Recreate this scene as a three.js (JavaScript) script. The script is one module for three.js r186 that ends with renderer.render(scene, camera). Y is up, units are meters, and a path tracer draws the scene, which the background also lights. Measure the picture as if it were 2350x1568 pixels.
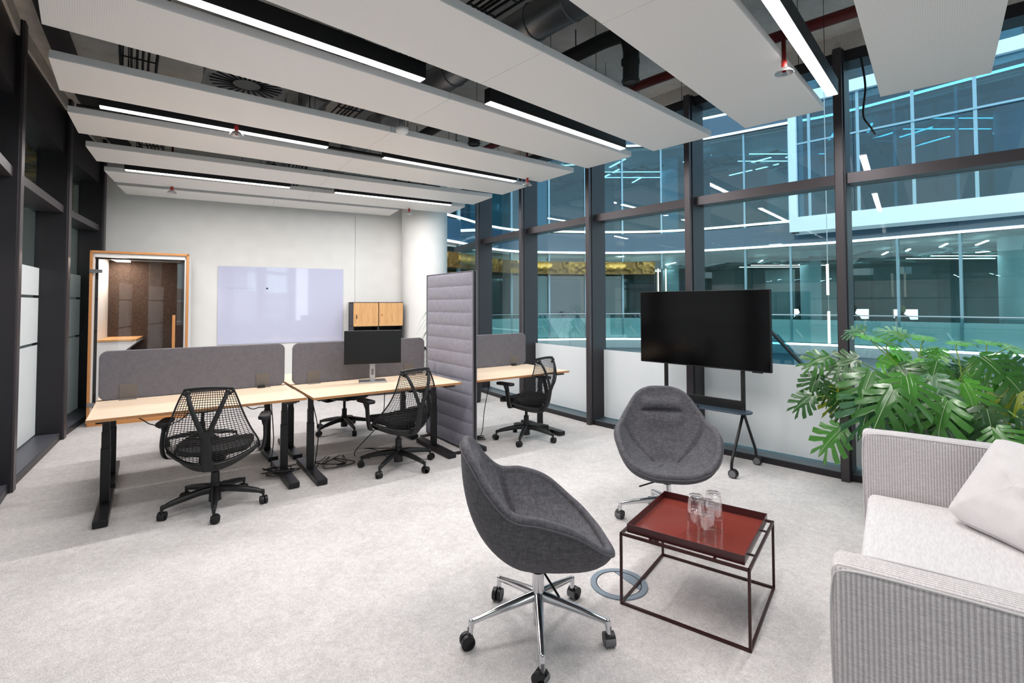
import * as THREE from 'three';
import { RoundedBoxGeometry } from 'three/addons/geometries/RoundedBoxGeometry.js';
import { mergeGeometries, toCreasedNormals } from 'three/addons/utils/BufferGeometryUtils.js';
import { RectAreaLightUniformsLib } from 'three/addons/lights/RectAreaLightUniformsLib.js';
RectAreaLightUniformsLib.init();

// ---------------------------------------------------------------- camera, sky, exposure
const scene = new THREE.Scene();
const PW = 2350, PH = 1568, FPX = 1147.2, CYPX = 663.9, EYE = 1.51, PITCH = 0.02949, ROLL = -0.00197;
const camera = new THREE.PerspectiveCamera(2 * Math.atan(PH / 2 / FPX) * 180 / Math.PI, PW / PH, 0.05, 120);
camera.position.set(0, EYE, 0);
camera.rotation.order = 'YXZ';
camera.rotation.set(PITCH, 0, ROLL);
camera.setViewOffset(PW, PH, 0, PH / 2 - CYPX, PW, PH);
const SKY = new THREE.Color().setRGB(0.78, 0.88, 0.96);
scene.background = SKY.clone().multiplyScalar(1.9);   // dusk sky over the open atrium roof
const renderer = new THREE.WebGLRenderer({ antialias: true });
renderer.toneMapping = THREE.LinearToneMapping;
renderer.toneMappingExposure = 1.74;
renderer.shadowMap.enabled = true;
const LAMP = 62;      // luminance of the linear lamps
const LAMP_COL = new THREE.Color().setRGB(1.0, 0.965, 0.95);

// ---------------------------------------------------------------- helpers
function rng(seed) { let a = seed >>> 0; return () => { a = (a + 0x6D2B79F5) | 0; let t = Math.imul(a ^ (a >>> 15), 1 | a); t = (t + Math.imul(t ^ (t >>> 7), 61 | t)) ^ t; return ((t ^ (t >>> 14)) >>> 0) / 4294967296; }; }
const D2R = Math.PI / 180;
const V = (x, y, z) => new THREE.Vector3(x, y, z);
const CEN = [14.5807, 17.0274];                    // centre of the round atrium (x, forward)
const pol = (r, phi) => [CEN[0] - r * Math.sin(phi * D2R), CEN[1] - r * Math.cos(phi * D2R)];
const W = (p, y = 0) => V(p[0], y, -p[1]);
const turn = theta => (90 - theta) * D2R;          // local +x runs along plan direction theta, local +z to its right
// a floor point (or a point at height h) under a pixel of the photograph
function at(px, py, h = 0) {
  const u0 = px - PW / 2, v0 = py - CYPX, cr = Math.cos(ROLL), sr = Math.sin(ROLL);
  const u = u0 * cr + v0 * sr, v = -u0 * sr + v0 * cr, cp = Math.cos(PITCH), sp = Math.sin(PITCH);
  const dx = u / FPX, dy0 = -v / FPX, dy = dy0 * cp + sp, dz = -dy0 * sp + cp, s = (h - EYE) / dy;
  return [dx * s, dz * s];
}
const used = {};
function numbered(n) { if (!(n in used)) { used[n] = 0; return n; } used[n]++; return n + '_' + String(used[n]).padStart(3, '0'); }
function tag(o, label, category, group, kind) { if (label) o.userData.label = label; if (category) o.userData.category = category; if (group) o.userData.group = group; if (kind) o.userData.kind = kind; return o; }
function thing(name, label, category, p, y = 0, rot = 0, group) { const g = new THREE.Group(); g.name = numbered(name); scene.add(g); g.position.copy(W(p, y)); g.rotation.y = rot; return tag(g, label, category, group); }
function struct(name, label) { const g = new THREE.Group(); g.name = name; g.userData.kind = 'structure'; if (label) g.userData.label = label; scene.add(g); return g; }
function mesh(name, geo, mat, parent) { const g = Array.isArray(geo) ? merge(geo) : geo; const m = new THREE.Mesh(g, mat); m.castShadow = m.receiveShadow = true; if (parent) { m.name = name; parent.add(m); } else { m.name = numbered(name); scene.add(m); } return m; }
function merge(list) {
  const l = list.map(g => { const h = g.index ? g.toNonIndexed() : g; for (const k of Object.keys(h.attributes)) if (!['position', 'normal', 'uv'].includes(k)) h.deleteAttribute(k); if (!h.attributes.uv) h.setAttribute('uv', new THREE.BufferAttribute(new Float32Array(h.attributes.position.count * 2), 2)); return h; });
  return mergeGeometries(l);
}
function copy(o, p, y = 0, rot = 0, label, group) { const c = o.clone(); c.userData = { ...o.userData }; c.name = numbered(o.name.replace(/_\d{3}$/, '')); scene.add(c); c.position.copy(W(p, y)); c.rotation.set(0, rot, 0); if (label) c.userData.label = label; if (group) c.userData.group = group; return c; }
// uv in metres from position and the way the face points
function tri(g, sx = 1, sy = sx) {
  const h = g.index ? g.toNonIndexed() : g; const P = h.attributes.position, n = P.count, uv = new Float32Array(n * 2);
  const a = V(), b = V(), c = V(), e = V(), f = V();
  for (let i = 0; i < n; i += 3) {
    a.fromBufferAttribute(P, i); b.fromBufferAttribute(P, i + 1); c.fromBufferAttribute(P, i + 2);
    e.subVectors(b, a); f.subVectors(c, a); e.cross(f); const X = Math.abs(e.x), Y = Math.abs(e.y), Z = Math.abs(e.z);
    [a, b, c].forEach((q, k) => { let s, t; if (Y >= X && Y >= Z) { s = q.x; t = q.z; } else if (X >= Z) { s = q.z; t = q.y; } else { s = q.x; t = q.y; } uv[(i + k) * 2] = s * sx; uv[(i + k) * 2 + 1] = t * sy; });
  }
  h.setAttribute('uv', new THREE.BufferAttribute(uv, 2)); return h;
}
const box = (w, h, d, x = 0, y = 0, z = 0) => new THREE.BoxGeometry(w, h, d).translate(x, y, z);      // centred
const rbox = (w, h, d, x = 0, y = 0, z = 0, r = 0.004, s = 2) => new RoundedBoxGeometry(w, h, d, s, Math.min(r, w / 2.01, h / 2.01, d / 2.01)).translate(x, y, z);
function rod(a, b, r, r2 = r, seg = 12) {
  const d = V().subVectors(b, a), L = d.length(); const g = new THREE.CylinderGeometry(r2, r, L, seg); g.translate(0, L / 2, 0);
  g.applyQuaternion(new THREE.Quaternion().setFromUnitVectors(V(0, 1, 0), d.normalize())); return g.translate(a.x, a.y, a.z);
}
const tube = (pts, r, n = 24, rad = 6, closed = false) => new THREE.TubeGeometry(new THREE.CatmullRomCurve3(pts, closed, 'centripetal'), n, r, rad, closed);
function bar(a, b, w, h) {      // a rectangular bar from a to b, w across, h high
  const d = V().subVectors(b, a), L = d.length(); const g = new THREE.BoxGeometry(w, h, L); const m = new THREE.Matrix4().lookAt(b, a, Math.abs(d.y) > 0.99 * L ? V(0, 0, 1) : V(0, 1, 0)); g.applyMatrix4(m);
  return g.translate((a.x + b.x) / 2, (a.y + b.y) / 2, (a.z + b.z) / 2);
}
const cyl = (r, h, x, y, z, seg = 24, r2 = r) => new THREE.CylinderGeometry(r2, r, h, seg).translate(x, y, z);
function roundRect(w, h, r) { const s = new THREE.Shape(), x = -w / 2, y = -h / 2; s.moveTo(x + r, y); s.lineTo(x + w - r, y); s.absarc(x + w - r, y + r, r, -Math.PI / 2, 0); s.lineTo(x + w, y + h - r); s.absarc(x + w - r, y + h - r, r, 0, Math.PI / 2); s.lineTo(x + r, y + h); s.absarc(x + r, y + h - r, r, Math.PI / 2, Math.PI); s.lineTo(x, y + r); s.absarc(x + r, y + r, r, Math.PI, Math.PI * 1.5); return s; }
const slab = (w, h, t, r, bev = 0.004) => new THREE.ExtrudeGeometry(roundRect(w - 2 * bev, h - 2 * bev, Math.max(r - bev, 0.001)), { depth: t - 2 * bev, bevelEnabled: true, bevelSize: bev, bevelThickness: bev, bevelSegments: 3, curveSegments: 8 }).translate(0, 0, bev - t / 2);
// prism over a plan polygon (list of [x, forward]) from y0 to y1
function prism(pts, y0, y1) { const s = new THREE.Shape(pts.map(p => new THREE.Vector2(p[0], p[1]))); const g = new THREE.ExtrudeGeometry(s, { depth: y1 - y0, bevelEnabled: false }); g.rotateX(-Math.PI / 2); return g.translate(0, y0, 0); }
function sector(r0, r1, f0, f1, y0, y1, n = 24) { const a = [], b = []; for (let i = 0; i <= n; i++) { const f = f0 + (f1 - f0) * i / n; a.push(pol(r0, f)); b.push(pol(r1, f)); } return prism(a.concat(b.reverse()), y0, y1); }
// surface over a grid of points
function grid(nu, nv, fn, closedU = false) {
  const pos = [], uv = [], idx = []; for (let i = 0; i <= nu; i++) for (let j = 0; j <= nv; j++) { const p = fn(i / nu, j / nv); pos.push(p.x, p.y, p.z); uv.push(i / nu, j / nv); }
  for (let i = 0; i < nu; i++) for (let j = 0; j < nv; j++) { const a = i * (nv + 1) + j, b = a + nv + 1; idx.push(a, b, a + 1, b, b + 1, a + 1); }
  const g = new THREE.BufferGeometry(); g.setAttribute('position', new THREE.Float32BufferAttribute(pos, 3)); g.setAttribute('uv', new THREE.Float32BufferAttribute(uv, 2)); g.setIndex(idx); g.computeVertexNormals(); return g;
}
// smooth value noise that tiles
function noiseField(seed, per) { const R = rng(seed), t = []; for (let i = 0; i < per * per; i++) t.push(R()); return (x, y) => { x *= per; y *= per; const xi = Math.floor(x), yi = Math.floor(y), fx = x - xi, fy = y - yi, s = fx * fx * (3 - 2 * fx), q = fy * fy * (3 - 2 * fy), g = (a, b) => t[(((b % per) + per) % per) * per + (((a % per) + per) % per)]; return (g(xi, yi) * (1 - s) + g(xi + 1, yi) * s) * (1 - q) + (g(xi, yi + 1) * (1 - s) + g(xi + 1, yi + 1) * s) * q; }; }
function tex(n, fn, srgb = true) { const d = new Uint8Array(n * n * 4); for (let j = 0; j < n; j++) for (let i = 0; i < n; i++) { const c = fn(i / n, j / n, i, j); const k = (j * n + i) * 4; d[k] = Math.max(0, Math.min(255, c[0])); d[k + 1] = Math.max(0, Math.min(255, c[1])); d[k + 2] = Math.max(0, Math.min(255, c[2])); d[k + 3] = 255; } const t = new THREE.DataTexture(d, n, n); t.wrapS = t.wrapT = THREE.RepeatWrapping; t.magFilter = THREE.LinearFilter; t.minFilter = THREE.LinearMipmapLinearFilter; t.generateMipmaps = true; if (srgb) t.colorSpace = THREE.SRGBColorSpace; t.needsUpdate = true; return t; }
const rep = (t, metres, my = metres) => { t.repeat.set(1 / metres, 1 / my); return t; };

// ---------------------------------------------------------------- materials
const std = (c, r = 0.6, m = 0, o = {}) => new THREE.MeshStandardMaterial({ color: c, roughness: r, metalness: m, ...o });
const phy = (c, r, o = {}) => new THREE.MeshPhysicalMaterial({ color: c, roughness: r, ...o });
const M = {};
{
  const r1 = rng(11), nA = noiseField(1, 7), nB = noiseField(2, 23), nC = noiseField(3, 90), nD = noiseField(9, 200);
  const carpetF = (u, v) => { const streak = nB(u * 0.5, v) * 0.5 + nB(u, v * 0.6) * 0.5; return 0.45 * nA(u, v) + 0.6 * streak + 0.5 * nC(u, v) + 0.55 * nD(u, v); };
  const cm = tex(1024, (u, v) => { const k = carpetF(u, v) - 1.05; const b = 203 + k * 20 + (r1() - 0.5) * 36; return [b + 1, b - 3, b - 4]; });
  const cb = tex(512, (u, v) => { const b = 128 + (r1() - 0.5) * 190; return [b, b, b]; }, false);
  M.carpet = std(0xffffff, 0.98, 0, { map: rep(cm, 3.0), bumpMap: rep(cb, 1.2), bumpScale: 0.004 });
  const r2 = rng(5); const felt = tex(512, (u, v) => { const k = (r2() - 0.5) * 46 + (noiseA(u, v) - 0.5) * 6; return [108 + k, 106 + k, 112 + k]; });
  function noiseA(u, v) { return nB(u, v); }
  M.felt = std(0xffffff, 0.95, 0, { map: rep(felt, 0.6) });
  { const r9 = rng(15), qt = tex(512, (u, v) => { const k = (r9() - 0.5) * 34 + (nB(u, v) - 0.5) * 10; return [150 + k, 149 + k, 162 + k]; }); M.quilt = std(0xffffff, 0.9, 0, { map: rep(qt, 0.6) }); }
  M.tab = std(0x6d6661, 0.6);
  const r3 = rng(6); const lounge = tex(512, (u, v, i, j) => { const k = (r3() - 0.5) * 22 + ((i % 4 < 2) !== (j % 4 < 2) ? 9 : -7) + (nC(u * 0.2, v) - 0.5) * 22 + (nC(u, v * 0.2) - 0.5) * 18; return [80 + k, 79 + k, 84 + k]; });
  M.lounge = std(0xffffff, 0.92, 0, { map: rep(lounge, 0.35) });
  M.loungeShell = M.lounge;
  const r4 = rng(7); const rib = tex(512, (u, v, i, j) => { const w = Math.sin(u * Math.PI * 2 * 32); const k = (w > -0.25 ? 6 : -24) + (r4() - 0.5) * 40 + (nC(u * 0.3, v * 2) - 0.5) * 20; return [206 + k, 201 + k, 202 + k]; });
  const ribB = tex(512, u => { const w = 128 + 110 * Math.sin(u * Math.PI * 2 * 32); return [w, w, w]; }, false);
  M.rib = std(0xffffff, 0.95, 0, { map: rep(rib, 0.4), bumpMap: rep(ribB, 0.4), bumpScale: 0.0016 });
  const r5 = rng(8); const plain = tex(512, (u, v, i, j) => { const k = (r5() - 0.5) * 26 + (nC(u * 0.15, v) - 0.5) * 16; return [212 + k, 209 + k, 210 + k]; });
  M.seat = std(0xffffff, 0.95, 0, { map: rep(plain, 0.4) });
  const knit = tex(512, (u, v, i, j) => { const w = Math.sin((u + v * 0.25) * Math.PI * 2 * 64); const k = (w > 0 ? 4 : -7) + (r5() - 0.5) * 26; return [208 + k, 204 + k, 205 + k]; });
  M.knit = std(0xffffff, 0.95, 0, { map: rep(knit, 0.4) });
  const woodF = (base, amp) => tex(512, (u, v) => { const w = nA(u * 0.25, v * 3) * 0.6 + nC(u * 0.06, v) * 0.5 + nD(u * 0.05, v) * 0.35; const k = (w - 0.72) * amp; return [base[0] + k, base[1] + k * 0.95, base[2] + k * 0.8]; });
  M.beech = std(0xffffff, 0.42, 0, { map: rep(woodF([233, 210, 184], 20), 1.4, 0.5) });
  M.edge = std(0xb98d63, 0.5, 0, { map: rep(woodF([238, 226, 210], 30), 1.4, 0.2) });
  const oakT = woodF([216, 166, 112], 34); oakT.rotation = Math.PI / 2; M.oak = std(0xffffff, 0.45, 0, { map: rep(oakT, 0.6, 0.6) });
  M.oakEdge = std(0xd69b63, 0.5, 0, { map: rep(woodF([245, 235, 222], 26), 1.2, 0.2) });
  const perf = tex(256, (u, v) => { const a = (u * 32) % 1 - 0.5, b = (v * 32) % 1 - 0.5; const hole = Math.hypot(a, b) < 0.26 ? 1 : 0; const g = 243 - hole * 22; return [g, g - 3, g - 6]; });
  M.panel = std(0xffffff, 0.5, 0, { map: rep(perf, 0.32) });
  M.panelEdge = std(0xdcdcdc, 0.55);
  const conc = tex(512, (u, v) => { const k = (nB(u, v) - 0.5) * 14 + (nD(u, v) - 0.5) * 14; return [206 + k, 202 + k, 196 + k]; });
  M.slab = std(0xffffff, 0.95, 0, { map: rep(conc, 2) });
  const goldT = tex(512, (u, v) => { const w = nA(u + 0.2 * nB(u, v), v * 2) ; const k = w * w; return [96 + 150 * k, 72 + 122 * k, 28 + 70 * k]; });
  const goldB = tex(512, (u, v) => { const w = 255 * (0.6 * nA(u + 0.15 * nB(u, v), v * 2.0) + 0.4 * nB(u, v * 1.3)); return [w, w, w]; }, false);
  M.gold = std(0xffffff, 0.32, 0.55, { map: rep(goldT, 3), bumpMap: rep(goldB, 3), bumpScale: 0.12 });
  const wb = tex(256, (u, v) => { const k = (nB(u, v) - 0.5) * 5; return [236 + k, 235 + k, 232 + k]; });
  M.wall = std(0xffffff, 0.85, 0, { map: rep(wb, 3) });
  const dark = tex(256, (u, v) => { const k = (nC(u, v) - 0.5) * 26 + (nD(u, v) - 0.5) * 24; return [66 + k, 52 + k, 44 + k]; });
  M.booth = std(0xffffff, 1, 0, { map: rep(dark, 0.8) });
  const soilT = tex(128, (u, v) => { const k = (nD(u, v) - 0.5) * 70; return [66 + k, 48 + k, 36 + k]; });
  M.soil = std(0xffffff, 1, 0, { map: rep(soilT, 0.3) });
}
M.frame = std(0x2b292d, 0.42, 0.35);
M.frameFaceLit = std(0x4a4548, 0.4, 0.4);  // same frame metal, lightened in colour for the light on its front faces
M.black = std(0x0c0c0e, 0.45);
M.blackSoft = std(0x121215, 0.65);
M.mesh = std(0x0b0b0d, 0.5);
M.steel = std(0x1b1b1e, 0.42, 0.3);
M.chrome = std(0xd9d9dc, 0.1, 1);
M.alu = std(0xb9b9bc, 0.32, 0.9);
M.white = std(0xe9e8e6, 0.5);
M.whiteGloss = std(0xeeeeee, 0.25);
M.redPipe = std(0x6a1a18, 0.45);
M.redCap = std(0xa31d16, 0.4);
M.duct = std(0x8d9094, 0.35, 0.85);
M.darkPipe = std(0x1d1e20, 0.6);
M.grey = std(0x6c6d70, 0.6);
M.screen = phy(0x020203, 0.12, { specularIntensity: 0.5 });
M.screenMatt = std(0x08080a, 0.35);
M.board = phy(0xcfd2ea, 0.06, { clearcoat: 1, clearcoatRoughness: 0.02 });
M.glass = phy(0xe6f1f1, 0.0, { transmission: 1, thickness: 0, ior: 1.5 });
M.glassTop = phy(0xdcecf2, 0.0, { transmission: 1, thickness: 0, ior: 1.5 });
M.glassCorridor = phy(0xe6f1f1, 0.0, { transmission: 1, thickness: 0, ior: 1.5 });
M.boothGlass = phy(0xffffff, 0.0, { transmission: 1, thickness: 0, ior: 1.5 });
M.tumbler = phy(0xffffff, 0.0, { transmission: 1, thickness: 0, ior: 1.85 });
M.film = phy(0xf0f4f6, 0.95, { transmission: 0.16, thickness: 0 });
M.filmLeft = phy(0xf0f4f6, 0.95, { transmission: 0.5, thickness: 0 });
M.maroon = phy(0x43191a, 0.32, { clearcoat: 0.3, clearcoatRoughness: 0.2 });
M.trayTop = phy(0x7e372e, 0.16, { clearcoat: 0.6, clearcoatRoughness: 0.08 });
M.maroonDark = std(0x34110f, 0.4, 0.1);
M.boxGrey = std(0x7e8b97, 0.5, 0.2);
M.lamp = std(0x000000, 0.6, 0, { emissive: LAMP_COL.clone(), emissiveIntensity: 4.5 });

// ---------------------------------------------------------------- the room shell
const F0 = 30.5, FB = 64.2;                 // wall behind the camera, back wall (angles about the atrium centre)
const RG = 17.3, RL = 22.7, CEIL = 3.86;
{
  const f = struct('floor', 'pale grey mottled loop carpet');
  mesh('carpet', tri(sector(17.0, 22.98, F0, 67.5, -0.12, 0, 40)), M.carpet, f);
  const c = struct('ceiling', 'grey concrete ceiling above the hanging panels');
  mesh('soffit', tri(sector(16.95, 23.0, F0, 67.5, CEIL, CEIL + 0.25, 40)), M.slab, c);
  const b = struct('wall_back', 'white back wall');
  const b0 = pol(23.05, FB), b1 = pol(17.55, FB), dv = [-Math.cos(FB * D2R) * 0.2, Math.sin(FB * D2R) * 0.2];
  // two plasterboard fields with a joint
  const mixp = (t) => [b0[0] + (b1[0] - b0[0]) * t, b0[1] + (b1[1] - b0[1]) * t];
  const fld = (t0, t1) => { const a = mixp(t0), e = mixp(t1); return prism([a, e, [e[0] + dv[0], e[1] + dv[1]], [a[0] + dv[0], a[1] + dv[1]]], 0, CEIL); };
  mesh('plaster_field', tri(fld(0, 0.696)), M.wall, b); mesh('plaster_field', tri(fld(0.6968, 1)), M.wall, b);
  const r = struct('wall_rear', 'white wall closing the room');
  const r0 = pol(23.05, F0), r1 = pol(17.0, F0), rv = [Math.cos(F0 * D2R) * 0.2, -Math.sin(F0 * D2R) * 0.2];
  mesh('plaster_field', tri(prism([r1, r0, [r0[0] + rv[0], r0[1] + rv[1]], [r1[0] + rv[0], r1[1] + rv[1]]], 0, CEIL)), M.wall, r);
  const cp = pol(18.06, 63.4), col = thing('column', 'round white plastered column between the back wall and the glazing', 'column', cp);
  mesh('shaft', tri(new THREE.CylinderGeometry(0.4, 0.4, CEIL, 64).translate(0, CEIL / 2, 0)), M.wall, col);
  col.userData.kind = 'structure'; delete col.userData.category;
}
// glazing bays: mullions stand at the listed angles, flat panes between
const TR0 = 2.555, TR1 = 2.645, TOP = 3.72;
const glassPhi = [33.3, 38.1, 42.68, 47.2, 51.75, 56.4, 61.15, 65.9];
let windowNo = 0;
function facetBox(pa, pb, out, y0, y1, t0, t1) {     // straight bar between two plan points, offset t0..t1 outwards
  const dx = pb[0] - pa[0], dz = pb[1] - pa[1], L = Math.hypot(dx, dz); let n = [-dz / L, dx / L]; if (n[0] * out[0] + n[1] * out[1] < 0) n = [-n[0], -n[1]];
  const o = (p, t) => [p[0] + n[0] * t, p[1] + n[1] * t]; return prism([o(pa, t0), o(pb, t0), o(pb, t1), o(pa, t1)], y0, y1);
}
for (let i = 0; i < glassPhi.length - 1; i++) {
  const w = struct('window_' + (++windowNo), 'tall dark-framed atrium glazing bay with frosted lower film');
  const a = glassPhi[i], b = glassPhi[i + 1], pa = pol(RG, a), pb = pol(RG, b), mid = pol(RG, (a + b) / 2), out = [CEN[0] - mid[0], CEN[1] - mid[1]];
  const fb = (y0, y1, t0, t1) => facetBox(pa, pb, out, y0, y1, t0, t1);
  mesh('sill', fb(0, 0.055, 0.0, 0.24), M.frame, w);
  mesh('sill_top', fb(0.055, 0.06, 0.004, 0.20), std(0x5a6870, 0.35, 0.3), w);
  mesh('transom', fb(TR0, TR1, 0.06, 0.25), M.frameFaceLit, w);
  mesh('head_frame', fb(TOP - 0.10, TOP, 0.04, 0.25), M.frame, w);
  mesh('head_board', fb(TOP, CEIL, 0.02, 0.25), M.slab, w);
  mesh('pane', fb(0.055, TR0, 0.195, 0.205), M.glass, w);
  mesh('pane', fb(TR1, TOP - 0.1, 0.195, 0.205), M.glassTop, w);
  mesh('frosted_film', fb(0.075, 0.925, 0.188, 0.19), M.film, w);
  // mullion: narrow nose, lightened in colour for the light it catches, and a deep box
  const m = pol(RG - 0.11, a); const g = new THREE.Group(); g.name = 'mullion'; w.add(g); g.position.copy(W(m)); g.rotation.y = turn(a);
  mesh('mullion_box', rbox(0.25, TOP, 0.085, 0.0, TOP / 2, 0, 0.004), M.frame, g);
  mesh('mullion_nose', rbox(0.05, TOP, 0.062, -0.145, TOP / 2, 0, 0.004), M.frameFaceLit, g);
}
// left wall of dark glazing towards a corridor
const leftPhi = [34.6, 40.0, 45.6, 50.4, 55.25, 60.0, 63.98];
for (let i = 0; i < leftPhi.length - 1; i++) {
  const w = struct('window_' + (++windowNo), 'dark-framed corridor glazing bay with frosted film bands');
  const a = leftPhi[i], b = leftPhi[i + 1], pa = pol(RL, a), pb = pol(RL, b), mid = pol(RL, (a + b) / 2), out = [mid[0] - CEN[0], mid[1] - CEN[1]];
  const fb = (y0, y1, t0, t1) => facetBox(pa, pb, out, y0, y1, t0, t1);
  mesh('sill', fb(0, 0.07, 0.0, 0.3), M.frame, w); mesh('sill_top', fb(0.07, 0.075, 0.004, 0.22), std(0x5b5d66, 0.4, 0.3), w);
  mesh('transom', fb(2.55, 2.63, 0.02, 0.28), M.frameFaceLit, w); mesh('head_frame', fb(TOP - 0.5, TOP, 0.02, 0.28), M.frame, w); mesh('head_board', fb(TOP, CEIL, 0.0, 0.28), M.slab, w);
  mesh('pane', fb(0.07, 2.55, 0.22, 0.23), M.glassCorridor, w); mesh('pane', fb(2.63, TOP - 0.5, 0.22, 0.23), M.glassCorridor, w);
  mesh('frosted_film', fb(0.09, 1.07, 0.212, 0.214), M.filmLeft, w); mesh('frosted_film', fb(1.10, 1.585, 0.212, 0.214), M.filmLeft, w); mesh('frosted_film', fb(1.615, 1.915, 0.212, 0.214), M.filmLeft, w);
}
for (const a of leftPhi) {
  const w = struct('trim_' + (leftPhi.indexOf(a) + 1), 'deep black corridor mullion'); w.position.copy(W(pol(RL + 0.12, a))); w.rotation.y = turn(a);
  mesh('mullion_box', rbox(0.27, CEIL, 0.12, 0, CEIL / 2, 0, 0.004), M.frame, w); mesh('mullion_nose', rbox(0.02, CEIL, 0.10, 0.142, CEIL / 2, 0, 0.003), M.frameFaceLit, w);
}
// corridor behind the left glazing
{
  const f = struct('floor_corridor', 'grey corridor floor'); mesh('carpet', tri(sector(23.0, 25.9, F0, 70, -0.12, 0, 24)), M.carpet, f);
  const w = struct('wall_corridor', 'plastered corridor wall'); mesh('plaster_field', tri(sector(25.7, 25.9, F0, 70, 0, 3.4, 24)), M.wall, w);
  const c = struct('ceiling_corridor', 'crinkled gold foil ceiling of the corridor'); mesh('gold_sheet', tri(sector(23.0, 25.9, F0, 70, 3.2, 3.4, 24)), M.gold, c);
  const e = struct('wall_corridor_end', 'plastered corridor end wall'); mesh('plaster_field', tri(sector(22.99, 25.8, 70, 70.5, 0, 3.4, 2)), M.wall, e);
  for (const [r, ph, n] of [[24.6, 56.5, 0], [24.6, 62.5, 1], [24.6, 50, 2]]) {
    const l = thing('corridor_lamp', ['square white lamp in the corridor beside the first black mullion', 'square white lamp in the corridor beside the phone booth', 'square white lamp in the corridor near the room corner'][n], 'lamp', pol(r, ph), 2.9, turn(ph));
    mesh('housing', rbox(0.32, 0.06, 0.32, 0, 0.03, 0), M.white, l); mesh('diffuser', box(0.28, 0.006, 0.28, 0, -0.003, 0), M.lamp, l);
    for (const s of [-1, 1]) mesh('hanger', rod(V(0.1 * s, 0.06, 0), V(0.1 * s, 0.3, 0), 0.003), M.black, l);
    const pl = new THREE.RectAreaLight(LAMP_COL, 12, 0.28, 0.28); pl.position.set(0, -0.015, 0); pl.rotation.x = -Math.PI / 2; l.add(pl);
    mesh('added_up_diffuser', box(0.28, 0.004, 0.28, 0, 0.062, 0), M.lamp, l); const up = new THREE.RectAreaLight(LAMP_COL, 8, 0.28, 0.28); up.position.set(0, 0.07, 0); up.rotation.x = Math.PI / 2; l.add(up);  // glowing top and upward light, added to brighten the gold ceiling
  }
}

// ---------------------------------------------------------------- hanging ceiling panels and linear lamps
const PH0 = 3.07, PT = 0.055;
const rafts = [[40.6, 40.4, 17.76, 4.59], [43.75, 43.45, 17.755, 4.59], [46.7, 46.75, 17.755, 4.59], [49.5, 49.4, 17.767, 4.59], [52.15, 52.8, 17.766, 4.593], [55.02, 55.6, 17.75, 4.61], [57.76, 58.18, 17.766, 4.596], [60.53, 60.75, 17.785, 4.577], [62.86, 61.6, 18.65, 3.73], [37.7, 37.5, 17.76, 4.59], [34.9, 34.7, 17.76, 4.59]];
const raftWords = ['beside the corner window above the plant', 'with a sprinkler beside its inner edge above the display', 'over the lounge chairs, next after the display panel', 'over the lamps that cross the middle of the room', 'beside the round white detector', 'over the front desks', 'over the desk screens', 'over the far desks', 'shorter than the others, beside the white back wall', 'over the sofa', 'by the rear wall'];
const halfGeo = (L) => [tri(rbox(L / 2 - 0.002, 0.006, 0.608, 0, 0.003, 0, 0.002, 1)), merge([rbox(L / 2 - 0.002, PT - 0.006, 0.61, 0, 0.006 + (PT - 0.006) / 2, 0, 0.003, 1)])];
const raftObj = rafts.map(([pos, ang, r, L], i) => {
  // right end of the panel stands at radius r; the panel runs along its own angle towards the corridor side
  const e = pol(r, pos), t = ang * D2R, c = [e[0] - Math.sin(t) * L / 2, e[1] - Math.cos(t) * L / 2];
  const g = thing('ceiling_panel', 'long white perforated ceiling panel ' + raftWords[i], 'ceiling panel', c, PH0, turn(ang), 'hanging ceiling panels');
  const [face, tray] = halfGeo(L);
  for (const s of [-1, 1]) {
    const h = mesh('panel_module', tray, M.panelEdge, g); h.position.x = s * L / 4; mesh('perforated_face', face, M.panel, h);
    for (const z of [-0.22, 0.22]) for (const x of [-0.5, 0.75]) mesh('hanger_wire', rod(V(0, PT, 0), V(0, CEIL - PH0, 0), 0.0022, 0.0022, 5), M.black, h).position.set(x * s, 0, z);
  }
  return g;
});
const lampList = [];
const lampWords = { '48.15a': 'crossing the middle of the ceiling on the corridor side', '48.15b': 'crossing the middle of the ceiling on the window side', '53.53a': 'above the front desk beside a sprinkler', '53.53b': 'above the padded partition', '59.25a': 'above the phone booth', '59.25b': 'above the far cabinet', '42.4a': 'above the camera side of the carpet', '42.4b': 'beside the sprinkler near the corner window' };
for (const ph of [48.15, 53.53, 59.25, 42.4]) for (const [k, r] of [['a', 21.27], ['b', 18.95]]) {
  const L = 1.75, g = thing('linear_lamp', 'slim black linear lamp ' + lampWords[ph + k], 'lamp', pol(r, ph), PH0 - 0.012, turn(ph), 'linear ceiling lamps');
  mesh('housing', rbox(L, 0.11, 0.074, 0, 0.058, 0, 0.003, 1), M.black, g); mesh('diffuser', box(L - 0.012, 0.006, 0.066, 0, 0.001, 0), M.lamp, g);
  for (const s of [-0.6, 0.6]) mesh('hanger_wire', rod(V(s, 0.11, 0), V(s, CEIL - PH0, 0), 0.002, 0.002, 5), M.black, g);
  const pl = new THREE.RectAreaLight(LAMP_COL, LAMP, L - 0.02, 0.06); pl.position.set(0, -0.006, 0); pl.rotation.x = -Math.PI / 2; g.add(pl); lampList.push(g);
}

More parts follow.
